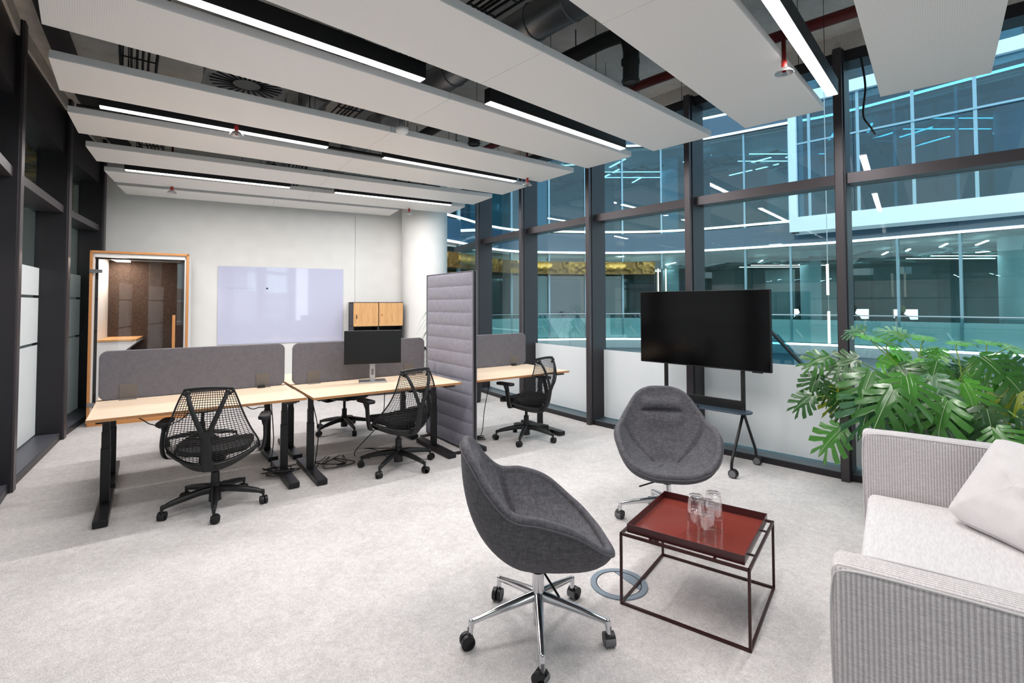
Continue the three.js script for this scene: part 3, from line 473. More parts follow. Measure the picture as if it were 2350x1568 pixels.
// ---------------------------------------------------------------- rolling display
{
  const L = [1.37, 5.30], Rr = [2.25, 4.345], mid = [(L[0] + Rr[0]) / 2, (L[1] + Rr[1]) / 2], th = Math.atan2(Rr[0] - L[0], Rr[1] - L[1]) / D2R, wT = Math.hypot(Rr[0] - L[0], Rr[1] - L[1]);
  const g = thing('rolling_display', 'large black flat display on a rolling stand with a small shelf', 'display', mid, 0, turn(th));
  const yb = 0.905, hT = 0.73;
  const cs = mesh('casing', rbox(wT, hT, 0.04, 0, yb + hT / 2, 0, 0.006), M.black, g); mesh('screen_panel', box(wT - 0.014, hT - 0.016, 0.002, 0, yb + hT / 2 + 0.003, 0.0205), M.screen, cs); mesh('sensor_bump', rbox(0.09, 0.012, 0.02, wT / 2 - 0.12, yb - 0.004, 0.005, 0.003), M.black, cs);
  const ux = 0.385;
  for (const s of [-1, 1]) {
    mesh('upright', rbox(0.035, 1.0, 0.025, s * ux, 0.97, -0.035, 0.004), M.black, g);
    const top = V(s * ux, 0.5, -0.035);
    for (const q of [-1, 1]) {
      const leg = mesh('leg', tube([V(s * ux, 0.56, -0.035), V(s * ux, 0.5, -0.035 + q * 0.02), V(s * ux, 0.28, -0.035 + q * 0.16), V(s * ux, 0.13, -0.035 + q * 0.255), V(s * ux, 0.09, -0.035 + q * 0.262), V(s * ux, 0.06, -0.035 + q * 0.262)], 0.0125, 30, 10), M.steel, g);
      const w = new THREE.Group(); w.name = 'caster'; g.add(w); w.position.set(s * ux, 0, -0.035 + q * 0.262);
      for (const e of [-1, 1]) mesh('wheel', new THREE.CylinderGeometry(0.037, 0.037, 0.018, 24).rotateX(Math.PI / 2).translate(0.015, 0.037, e * 0.015), M.black, w);
      mesh('hub', [new THREE.CylinderGeometry(0.03, 0.03, 0.049, 20).rotateX(Math.PI / 2).translate(0.015, 0.037, 0), rod(V(0, 0.05, 0), V(0, 0.085, 0), 0.009)], M.grey, w); void leg;
    }
    void top;
  }
  mesh('cross_panel', rbox(ux * 2 + 0.035, 0.085, 0.02, 0, 0.58, -0.035, 0.003), M.black, g);
  mesh('shelf', slab(ux * 2 + 0.20, 0.2, 0.012, 0.095, 0.003).rotateX(Math.PI / 2).translate(0, 0.535, 0.03), std(0x3c4a58, 0.35, 0.4), g);
  const rc = thing('remote_control', 'small black remote control on the shelf below the display', 'remote', [mid[0] - 0.09, mid[1] - 0.02], 0.5415, turn(th) + 0.15); mesh('body', rbox(0.15, 0.016, 0.04, 0, 0.008, 0.06, 0.005), M.black, rc); mesh('button', [0, 1, 2, 3].map(k => cyl(0.005, 0.002, -0.05 + k * 0.03, 0.0165, 0.06, 10)), M.grey, rc);
}

// ---------------------------------------------------------------- sofa and cushion
{
  const near = [0.93, 1.49], ff = [2.08, 3.0], sth = Math.atan2(ff[0] - near[0], ff[1] - near[1]) / D2R, LS = Math.hypot(ff[0] - near[0], ff[1] - near[1]) + 0.13;
  const su = [Math.sin(sth * D2R), Math.cos(sth * D2R)], sw = [Math.cos(sth * D2R), -Math.sin(sth * D2R)];   // along the sofa, and to its back
  const dep = 0.86, c = [near[0] + su[0] * LS / 2 + sw[0] * dep / 2, near[1] + su[1] * LS / 2 + sw[1] * dep / 2];
  const g = thing('sofa', 'pale grey ribbed fabric sofa with slab arms beside the glazing', 'sofa', c, 0, turn(sth));   // local x along the sofa, +z to its back
  const AT = 0.13, H = 0.75;
  for (const s of [-1, 1]) {
    const arm = mesh('arm', tri(rbox(AT, H - 0.08, dep, s * (LS / 2 - AT / 2), 0.08 + (H - 0.08) / 2, 0, 0.028, 4)), M.rib, g);
    for (const q of [-1, 1]) mesh('piping', tube([V(s * (LS / 2 - AT / 2) + q * (AT / 2 - 0.006), 0.1, -dep / 2 + 0.01), V(s * (LS / 2 - AT / 2) + q * (AT / 2 - 0.006), H - 0.03, -dep / 2 + 0.012), V(s * (LS / 2 - AT / 2) + q * (AT / 2 - 0.004), H - 0.016, -dep / 2 + 0.03), V(s * (LS / 2 - AT / 2) + q * (AT / 2 - 0.004), H - 0.016, dep / 2 - 0.03)], 0.0032, 90, 6), M.knit, arm);
  }
  mesh('backrest', tri(rbox(LS - 2 * AT, H - 0.08, 0.17, 0, 0.08 + (H - 0.08) / 2, dep / 2 - 0.085, 0.035, 4)), M.rib, g);
  mesh('frame', tri(rbox(LS - 2 * AT, 0.18, dep - 0.19, 0, 0.17, -0.06, 0.015, 2)), M.rib, g);
  // seat cushion, softly crowned
  const cw = (LS - 2 * AT) / 2 - 0.004;
  { const cu = rbox(cw * 2, 0.15, dep - 0.2, 0, 0, 0, 0.04, 6); const P = cu.attributes.position; for (let i = 0; i < P.count; i++) { const x = P.getX(i), y = P.getY(i), z = P.getZ(i); if (y > 0) P.setY(i, y + 0.012 * Math.cos(Math.PI * x / (cw * 2.05)) * Math.cos(Math.PI * z / dep)); } cu.computeVertexNormals(); cu.translate(0, 0.325, -0.075); mesh('seat_cushion', tri(cu), M.seat, g); }
  for (const x of [-1, 1]) for (const z of [-1, 1]) mesh('leg', cyl(0.014, 0.085, x * (LS / 2 - 0.1), 0.0425, z * (dep / 2 - 0.08), 14, 0.018), M.black, g);
  // loose cushion leaning on the far arm
  const q = thing('throw_cushion', 'pale grey square cushion with a creased corner leaning on the sofa arm', 'cushion', [0, 0], 0, 0);
  const wn = noiseField(77, 9);
  const pil = grid(56, 56, (u, v) => { const a = u * Math.PI * 2, t = v * Math.PI; const st = Math.sin(t), ex = Math.sign(Math.cos(a)) * Math.pow(Math.abs(Math.cos(a)), 0.42), ey = Math.sign(Math.sin(a)) * Math.pow(Math.abs(Math.sin(a)), 0.42), s2 = Math.pow(st, 0.72); let x = ex * s2 * 0.25, y = ey * s2 * 0.25; const cr = 1 + 0.10 * Math.pow(Math.abs(ex * ey), 2.5) - 0.05; x *= cr; y *= cr; const rr = Math.max(Math.abs(x), Math.abs(y)) / 0.25, b = Math.pow(Math.max(0, 1 - Math.pow(Math.min(1, rr), 2.6)), 0.6); let z = Math.sign(Math.cos(t)) * (0.006 + 0.085 * b); z += (wn(x * 2 + 0.5 + y, y * 2) - 0.5) * 0.025 * b; const dd = (x + y * 0.9 - 0.18); z -= 0.016 * Math.exp(-dd * dd / 0.0006) * (Math.cos(t) > 0 ? 1 : 0) * Math.exp(-Math.pow((x - y - 0.0) / 0.18, 2)); return V(x, y, z); });
  { const P = pil.attributes.position, U = pil.attributes.uv; for (let i = 0; i < P.count; i++) U.setXY(i, P.getX(i), P.getY(i)); } mesh('cover', pil, M.knit, q);
  const edge = []; for (let i = 0; i < 64; i++) { const a = i / 64 * Math.PI * 2, ex = Math.sign(Math.cos(a)) * Math.pow(Math.abs(Math.cos(a)), 0.42), ey = Math.sign(Math.sin(a)) * Math.pow(Math.abs(Math.sin(a)), 0.42), cr = 1.0 + 0.10 * Math.pow(Math.abs(ex * ey), 2.5) - 0.05; edge.push(V(ex * 0.25 * cr, ey * 0.25 * cr, 0)); } mesh('welt', tube(edge, 0.004, 200, 6, true), M.seat, q);
  // place: its lower edge on the seat, its upper edge against the far arm
  q.position.copy(W([2.40, 2.36], 0.605)); q.rotation.order = 'YXZ'; q.rotation.set(-0.66, -Math.PI / 2 + 0.12, -0.04);
}

// ---------------------------------------------------------------- plants
function lobedLeaf(L, lobes, seed) {        // a deeply cut leaf lying in the xy plane, base at 0, tip at +y, folded and drooping
  const q = rng(seed), side = [];
  // outline of the right half from base notch to tip
  const env = t => 0.60 * L * Math.pow(Math.sin(Math.PI * Math.min(1, 0.12 + t * 0.86)), 0.75);
  side.push([0.0, 0.0]); side.push([0.10 * L, -0.13 * L]);
  for (let k = 0; k < lobes; k++) {
    const t0 = k / lobes, t1 = (k + 1) / lobes, tm = (t0 + t1) / 2, w = env(tm) * (0.9 + 0.2 * q()), up = (0.10 + 0.30 * tm) * L, yb = -0.16 * L + t0 * 0.98 * L, ye = -0.16 * L + t1 * 0.98 * L;
    const inner = Math.max(0.05 * L, w * (0.20 + 0.10 * tm)); const gp = 0.17 * (ye - yb);
    side.push([inner, yb + gp]); side.push([w * 0.78, yb + up * 0.62 + gp * 0.8]); side.push([w, yb + up * 0.86 + 0.02 * L]); side.push([w * 0.90, (yb + ye) / 2 + up + 0.02 * L]); side.push([w * 0.6, ye + up * 0.52 - 0.015 * L]); side.push([inner, ye - 0.022 * L]);
  }
  side.push([0.05 * L, 0.90 * L]); const outline = side.concat([[0, 1.02 * L]]).concat(side.slice(1).reverse().map(p => [-p[0], p[1] * (0.98 + 0.03 * q())]));
  const s = new THREE.Shape(outline.map(p => new THREE.Vector2(p[0], p[1]))); let g = new THREE.ShapeGeometry(s);
  // refine once so that it can bend, then bend
  const sub = gg => { const h = gg.toNonIndexed(), P = h.attributes.position, out = []; const a = V(), b = V(), c = V(); for (let i = 0; i < P.count; i += 3) { a.fromBufferAttribute(P, i); b.fromBufferAttribute(P, i + 1); c.fromBufferAttribute(P, i + 2); const ab = a.clone().lerp(b, 0.5), bc = b.clone().lerp(c, 0.5), ca = c.clone().lerp(a, 0.5); for (const f of [[a, ab, ca], [ab, b, bc], [ca, bc, c], [ab, bc, ca]]) for (const v of f) out.push(v.x, v.y, v.z); } const r = new THREE.BufferGeometry(); r.setAttribute('position', new THREE.Float32BufferAttribute(out, 3)); r.setIndex([...Array(out.length / 3).keys()]); return r; };
  g = sub(g); const P = g.attributes.position; const dr = 0.9 + 0.5 * q();
  for (let i = 0; i < P.count; i++) { const x = P.getX(i), y = P.getY(i), ax = Math.abs(x); let z = -dr * (0.55 * ax * ax + 0.75 * Math.max(0, y) * Math.max(0, y)) / L * 0.6 + 0.10 * ax; z += 0.012 * Math.sin(y / L * lobes * 6.4) * Math.min(1, ax / (0.2 * L)); P.setZ(i, z); }
  g.computeVertexNormals(); const h = toCreasedNormals(g, 1.0); const uv = new Float32Array(h.attributes.position.count * 2); h.setAttribute('uv', new THREE.BufferAttribute(uv, 2)); return h;
}
{
  const leafMats = [0x336f22, 0x44882b, 0x285b20, 0x58a52f, 0x3b7346].map((c, i) => phy(c, 0.34 + 0.03 * i, { transmission: 0.22, thickness: 0, side: THREE.DoubleSide, clearcoat: 0.7, clearcoatRoughness: 0.22 }));
  const yellow = phy(0x8d9c25, 0.45, { transmission: 0.3, thickness: 0, side: THREE.DoubleSide });
  const bright = phy(0x5fb52f, 0.4, { transmission: 0.4, thickness: 0, side: THREE.DoubleSide });
  const stemM = std(0x7fa045, 0.5), vein = std(0xa9c39a, 0.5);
  const variants = [0, 1, 2, 3].map(k => lobedLeaf(1, 5 + k % 2, 100 + k));
  const veinG = (() => { const pts = []; for (let i = 0; i <= 6; i++) { const y = i / 6 * 0.95; pts.push(V(0, y, -1.0 * 0.75 * y * y * 0.6 + 0.006)); } return tube(pts, 0.008, 10, 4); })();
  const base = [3.14, 3.70];
  const pot = thing('planter', 'low grey planter box behind the sofa arm', 'planter', base, 0, turn(126.5));
  mesh('box', [rbox(0.8, 0.60, 0.03, 0, 0.30, 0.165, 0.006), rbox(0.8, 0.60, 0.03, 0, 0.30, -0.165, 0.006), rbox(0.03, 0.60, 0.36, 0.385, 0.30, 0, 0.006), rbox(0.03, 0.60, 0.36, -0.385, 0.30, 0, 0.006), box(0.76, 0.03, 0.33, 0, 0.015, 0)], M.grey, pot);
  mesh('soil', tri(grid(20, 8, (u, v) => V((u - 0.5) * 0.75, 0.575 + 0.015 * Math.sin(u * 31) * Math.cos(v * 17), (0.5 - v) * 0.31))), M.soil, pot);
  const pl = thing('split_leaf_plant', 'lush split-leaf philodendron in the planter behind the sofa', 'plant', base, 0.58, 0);
  // leaves: [pixel x, pixel y of the leaf's heart, distance forward, leaf length, roll of the tip in the picture (deg), pitch, material]
  const leaves = [[1932, 985, 3.72, .25, 215, .2, 1], [1925, 905, 3.6, .24, 160, -.2, 2], [1918, 890, 3.9, .2, 190, .1, 5], [1990, 905, 3.45, .30, 205, .35, 4], [1900, 820, 3.7, .2, 250, .3, 0], [1875, 860, 3.75, .2, 200, .2, 2], [1862, 910, 3.7, .18, 225, .3, 2], [1890, 880, 3.8, .18, 170, .2, 0], [1965, 825, 3.6, .22, 250, .4, 2], [1998, 780, 3.75, .2, 30, .9, 6], [1980, 762, 3.85, .15, 290, .5, 4], [2035, 790, 3.9, .16, 60, .8, 3],
    [2000, 855, 3.45, .27, 200, .55, 0], [2080, 865, 3.35, .29, 185, .6, 1], [2050, 895, 3.3, .27, 200, .5, 0], [2095, 830, 3.7, .22, 160, .7, 3], [2120, 780, 3.8, .2, 15, .9, 6], [2075, 775, 3.85, .2, 330, .6, 1], [2195, 790, 3.75, .17, 10, 1.0, 6], [2140, 865, 3.4, .25, 170, .55, 4], [2150, 830, 3.6, .24, 200, .8, 0], [2100, 905, 3.5, .25, 180, .6, 2], [2175, 920, 3.25, .28, 190, .45, 1], [2210, 880, 3.35, .28, 165, .4, 3], [2200, 955, 3.4, .24, 195, .7, 4], [2250, 820, 3.5, .27, 140, .6, 0], [2235, 835, 3.7, .24, 230, .6, 4], [2300, 830, 3.5, .24, 110, .4, 4], [2310, 865, 3.35, .27, 150, .3, 0], [2335, 905, 3.3, .27, 190, .1, 5], [2265, 940, 3.2, .25, 175, .2, 2], [2285, 985, 3.1, .24, 150, .5, 1], [2340, 960, 3.1, .24, 130, .3, 2], [2345, 1010, 3.05, .22, 160, .4, 0], [2095, 950, 3.75, .2, 180, .7, 2], [2025, 950, 3.8, .18, 120, .8, 3], [2150, 955, 3.7, .2, 190, .8, 2], [2020, 830, 3.8, .2, 100, .6, 3], [2180, 850, 3.75, .2, 120, .7, 2], [2060, 840, 3.7, .22, 140, .6, 2], [2130, 905, 3.5, .22, 230, .5, 2], [2240, 905, 3.4, .22, 210, .5, 2], [2290, 900, 3.5, .22, 170, .5, 3], [2030, 920, 3.5, .2, 220, .5, 2], [2070, 945, 3.45, .2, 160, .6, 0], [2160, 945, 3.4, .2, 170, .6, 0], [2230, 965, 3.55, .2, 200, .8, 2], [2130, 815, 3.85, .18, 40, .8, 3], [1985, 935, 3.75, .18, 190, .5, 3], [2265, 790, 3.8, .17, 20, 1.0, 6], [2310, 800, 3.75, .18, 60, .9, 3], [2048, 805, 3.8, .19, 120, .9, 6], [2155, 800, 3.85, .18, 200, .9, 3], [2345, 850, 3.6, .2, 100, .6, 0], [1950, 850, 3.9, .17, 240, .7, 2], [2220, 860, 3.6, .22, 120, .7, 3], [2085, 815, 3.85, .18, 250, .9, 3]];
  const q = rng(4), fwd = V(0, 0, 1);
  leaves.forEach(([px, py, D, L, rl, pt, mi], i) => {
    const k = at(px, py, 0), dir = [k[0], k[1]]; const s = D / dir[1]; const P = V(dir[0] * s, EYE + (0 - EYE) * s, -D);   // along the pixel's ray, at distance D from where it hangs
    const wr = P.clone().sub(pl.position);
    const g = mesh('leaf', variants[i % 4], mi === 5 ? yellow : mi === 6 ? bright : leafMats[mi], pl);
    g.position.copy(wr); g.scale.setScalar(L * (0.84 + 0.2 * q()));
    g.rotation.order = 'YXZ'; g.rotation.set(-(0.35 + pt * 0.75), -0.55 + (q() - 0.5) * 1.2, 0); g.rotateZ(-rl * D2R + (q() - 0.5) * 0.2);
    mesh('midrib', veinG, vein, g);
    const root = V((q() - 0.5) * 0.62, -0.02, (q() - 0.5) * 0.14).applyAxisAngle(V(0, 1, 0), turn(126.5)); const midp = root.clone().lerp(wr, 0.55); midp.y += 0.05 + 0.08 * q();
    mesh('stalk', tube([root, midp, wr.clone().lerp(midp, 0.08).add(V(0, 0, -0.01)), wr], 0.0042, 16, 5), stemM, pl);
  });
  void fwd;
  // slim plant behind the partition
  const sp = [-1.06, 7.3], sg = thing('arching_plant', 'slender potted plant with arching narrow leaves peeking out behind the padded partition', 'plant', sp, 0, 0);
  mesh('pot', new THREE.LatheGeometry([[0.001, 0], [0.13, 0], [0.16, 0.34], [0.148, 0.34], [0.14, 0.30], [0.001, 0.30]].map(p => new THREE.Vector2(...p)), 28), M.white, sg);
  mesh('trunk', rod(V(0, 0.29, 0), V(0.02, 1.2, 0), 0.016, 0.011), std(0x6d5c45, 0.8), sg);
  const rr = rng(55); for (let i = 0; i < 26; i++) { const a = rr() * 6.28, y = 0.95 + rr() * 0.5, L = 0.28 + rr() * 0.16, ca = Math.cos(a), sa = Math.sin(a); mesh('leaf', grid(10, 2, (u, v) => { const w = 0.016 * Math.sin(Math.PI * (0.06 + 0.94 * u)) * (v - 0.5) * 2, R = 0.01 + L * 0.8 * u, yy = y + L * (0.9 * u - 1.35 * u * u); return V(0.02 + R * ca - w * sa, yy - Math.abs(v - 0.5) * 0.008, R * sa + w * ca); }), leafMats[(i % 2) * 2], sg); }
}

// ---------------------------------------------------------------- phone booth
{
  const c0 = at(197, 981), bt = 59.3, bw = 1.04, bd = 0.93, bh = 2.19;
  const bu = [Math.sin(bt * D2R), Math.cos(bt * D2R)], bv = [-bu[1], bu[0]], c = [c0[0] + bu[0] * bw / 2 + bv[0] * bd / 2, c0[1] + bu[1] * bw / 2 + bv[1] * bd / 2];
  const g = thing('phone_booth', 'glass-fronted phone booth with oak edges and dark felt lining', 'phone booth', c, 0, turn(bt));
  const e = 0.028, f = bd / 2;
  for (const s of [-1, 1]) mesh('side_panel', [rbox(0.05, bh - 0.06, bd - 0.04, s * (bw / 2 - 0.027), bh / 2, -0.02, 0.003, 1)], M.white, g);
  mesh('roof', rbox(bw - 0.01, 0.05, bd - 0.04, 0, bh - 0.03, -0.02, 0.003, 1), M.white, g); mesh('floor_plate', rbox(bw - 0.01, 0.05, bd - 0.04, 0, 0.03, -0.02, 0.003, 1), M.grey, g);
  for (const s of [-1, 1]) mesh('oak_edge', tri(rbox(e, bh, 0.05, s * (bw / 2 - e / 2), bh / 2, f - 0.02, 0.002, 1)), M.oakEdge, g);
  mesh('oak_edge', tri(rbox(bw, e, 0.05, 0, bh - e / 2, f - 0.02, 0.002, 1)), M.oakEdge, g); mesh('oak_edge', tri(rbox(bw, 0.045, 0.05, 0, 0.0225, f - 0.02, 0.002, 1)), M.oakEdge, g);
  mesh('inner_frame', [box(0.02, bh - 0.08, 0.03, -(bw / 2 - 0.04), bh / 2, f - 0.03), box(0.02, bh - 0.08, 0.03, bw / 2 - 0.04, bh / 2, f - 0.03), box(bw - 0.06, 0.05, 0.03, 0, bh - 0.055, f - 0.03)], M.white, g);
  const door = mesh('door', box(bw - 0.11, bh - 0.16, 0.008, 0, bh / 2 - 0.01, f - 0.012), M.boothGlass, g);
  mesh('door_seal', [box(0.03, bh - 0.15, 0.012, -(bw / 2 - 0.07), bh / 2 - 0.01, f - 0.02), box(0.03, bh - 0.15, 0.012, bw / 2 - 0.07, bh / 2 - 0.01, f - 0.02), box(bw - 0.1, 0.022, 0.012, 0, bh - 0.095, f - 0.02)], M.black, door);
  mesh('handle', tri(rbox(0.034, 0.62, 0.03, bw / 2 - 0.16, 1.06, f + 0.02, 0.006)), M.oakEdge, door);
  for (const y of [0.27, 1.93]) mesh('hinge', rbox(0.13, 0.045, 0.02, -(bw / 2 - 0.065), y, f + 0.004, 0.004), M.alu, g);
  mesh('back_lining', tri(box(bw - 0.11, bh - 0.12, 0.03, 0, bh / 2, -f + 0.06)), M.booth, g);
  mesh('side_lining', tri(box(0.015, bh - 0.12, bd - 0.1, bw / 2 - 0.06, bh / 2, -0.02)), M.booth, g);
  mesh('side_lining', tri(box(0.012, bh - 0.12, bd - 0.1, -(bw / 2 - 0.058), bh / 2, -0.02)), M.white, g);
  mesh('work_shelf', tri(rbox(0.4, 0.025, 0.78, -(bw / 2 - 0.27), 1.05, -0.03, 0.003, 1)), M.oak, g);
  const sh = new THREE.Shape(); sh.moveTo(0, 0); sh.lineTo(0.40, 0); sh.lineTo(0.40, -0.02); sh.lineTo(0.12, -0.26); sh.lineTo(0.0, -1.0); sh.closePath();
  mesh('shelf_apron', new THREE.ExtrudeGeometry(sh, { depth: 0.74, bevelEnabled: false }).translate(-(bw / 2 - 0.07), 1.037, -0.40), M.whiteGloss, g);
  const lamp = mesh('booth_lamp', rbox(0.16, 0.02, 0.5, -0.28, bh - 0.075, -0.05, 0.003, 1), std(0x000000, 0.5, 0, { emissive: new THREE.Color(1, 0.86, 0.74), emissiveIntensity: 3 }), g); void lamp;
  const rl = new THREE.RectAreaLight(new THREE.Color().setRGB(1, 0.84, 0.70), 26, 0.16, 0.5); rl.position.set(-0.28, bh - 0.088, -0.05); rl.rotation.x = -Math.PI / 2; g.add(rl);
}

// ---------------------------------------------------------------- back wall: glass board, cabinet, bin
{
  const u = [Math.sin(FB * D2R), Math.cos(FB * D2R)], n = [Math.cos(FB * D2R), -Math.sin(FB * D2R)];
  const onWall = (px) => { const k = (px - PW / 2) / FPX; const b = pol(22.7, FB); /* b + t u ; x = k z */ const t = (k * b[1] - b[0]) / (u[0] - k * u[1]); return t; };
  const b0 = pol(22.7, FB), t0 = onWall(500), t1 = onWall(787), pt = t => [b0[0] + u[0] * t, b0[1] + u[1] * t];
  const pL = pt(t0), wBoard = t1 - t0, yT = EYE + (698 - 608) / FPX * pL[1] - 0.01, hB = wBoard * 0.66, c = pt((t0 + t1) / 2);
  const g = thing('glass_board', 'large pale lavender glass writing board on the back wall', 'whiteboard', [c[0] + n[0] * 0.012, c[1] + n[1] * 0.012], yT - hB / 2, turn(FB));
  mesh('glass_sheet', rbox(wBoard, hB, 0.008, 0, 0, 0.0, 0.002, 1), M.board, g);
  for (const x of [-1, 1]) for (const y of [-1, 1]) mesh('stand_off', new THREE.CylinderGeometry(0.012, 0.012, 0.008, 16).rotateX(Math.PI / 2).translate(x * (wBoard / 2 - 0.07), y * (hB / 2 - 0.07), -0.008), M.alu, g);
  for (const [x, y, w] of [[0.37, 0.5, 'beside the pen marks']]) { const m = thing('board_magnet', 'tiny dark magnet on the lavender glass board ' + w, 'magnet', [0, 0]); const p = V((x - 0.5) * wBoard, (0.80 - 0.5 - 0.08) * hB + y * 0, 0.006).applyAxisAngle(V(0, 1, 0), turn(FB)).add(g.position); m.position.copy(p); m.rotation.y = turn(FB); mesh('disc', new THREE.CylinderGeometry(0.012, 0.014, 0.008, 16).rotateX(Math.PI / 2).translate(0, 0, 0.002), M.blackSoft, m); }
  // faint pen strokes left on the board
  const pts = []; for (let i = 0; i <= 14; i++) pts.push(V(-0.5 * wBoard + 0.12 + i * 0.028, hB * 0.22 + 0.012 * Math.sin(i * 2.3), 0.0045)); mesh('pen_stroke', tube(pts, 0.0012, 40, 4), std(0x8f9bc0, 0.8), g);
  // cabinet with oak doors
  const cl = at(810.5, 917), kL = (810.5 - PW / 2) / FPX, kR = (925.5 - PW / 2) / FPX, wC = 0.82; const z1 = (u[0] * wC - kR * u[1] * wC) / (kR - kL), cL = [kL * z1, z1]; void cl;
  const wallDist = (p) => (b0[0] - p[0]) * -n[0] + (b0[1] - p[1]) * -n[1]; const dC2 = Math.max(0.35, wallDist(cL) - 0.01), cc = [cL[0] + u[0] * wC / 2 - n[0] * dC2 / 2, cL[1] + u[1] * wC / 2 - n[1] * dC2 / 2];
  const k = thing('storage_cabinet', 'dark grey cabinet with four oak doors against the back wall', 'cabinet', cc, 0, turn(FB)); const HC = 1.545, zf = dC2 / 2;
  mesh('carcass', [box(0.018, HC, dC2 - 0.02, -wC / 2 + 0.009, HC / 2, -0.01), box(0.018, HC, dC2 - 0.02, wC / 2 - 0.009, HC / 2, -0.01), box(0.02, HC, dC2 - 0.02, 0, HC / 2, -0.01), box(wC, 0.018, dC2 - 0.02, 0, HC - 0.009, -0.01), box(wC, 0.018, dC2 - 0.02, 0, HC - 0.40, -0.01), box(wC, 0.018, dC2 - 0.02, 0, 0.42, -0.01), box(wC, 0.06, dC2 - 0.02, 0, 0.03, -0.01), box(wC, HC, 0.01, 0, HC / 2, -zf + 0.005), box(wC, 0.016, dC2 - 0.03, 0, 0.78, -0.01)], std(0x37373b, 0.6), k);
  for (const s of [-1, 1]) for (const [y, h] of [[HC - 0.205, 0.385], [0.235, 0.33]]) { const d = mesh('door', tri(rbox(wC / 2 - 0.014, h, 0.018, s * wC / 4, y, zf - 0.004, 0.002, 1)), M.oak, k); mesh('knob', new THREE.SphereGeometry(0.011, 14, 10).translate(s * wC / 4 - wC / 4 + 0.055, y, zf + 0.014), M.oakEdge, d); if (s < 0 && y > 1) { const key = mesh('key', [new THREE.CylinderGeometry(0.008, 0.008, 0.01, 14).rotateX(Math.PI / 2).translate(-wC / 2 + 0.057, y - 0.03, zf + 0.008), box(0.012, 0.03, 0.003, -wC / 2 + 0.057, y - 0.05, zf + 0.016)], M.black, d); void key; } }
  // bin behind the partition by the glazing
  const bp = at(1084, 922), bn = thing('waste_bin', 'dark grey waste bin beside the partition in front of the glazing', 'bin', bp); mesh('bin_body', new THREE.LatheGeometry([[0.001, 0.0], [0.125, 0.0], [0.15, 0.36], [0.155, 0.36], [0.152, 0.345], [0.13, 0.012], [0.001, 0.012]].map(p => new THREE.Vector2(...p)), 32), std(0x24282c, 0.6), bn); mesh('bin_rim', new THREE.TorusGeometry(0.153, 0.006, 8, 36).rotateX(Math.PI / 2).translate(0, 0.36, 0), M.black, bn);
}

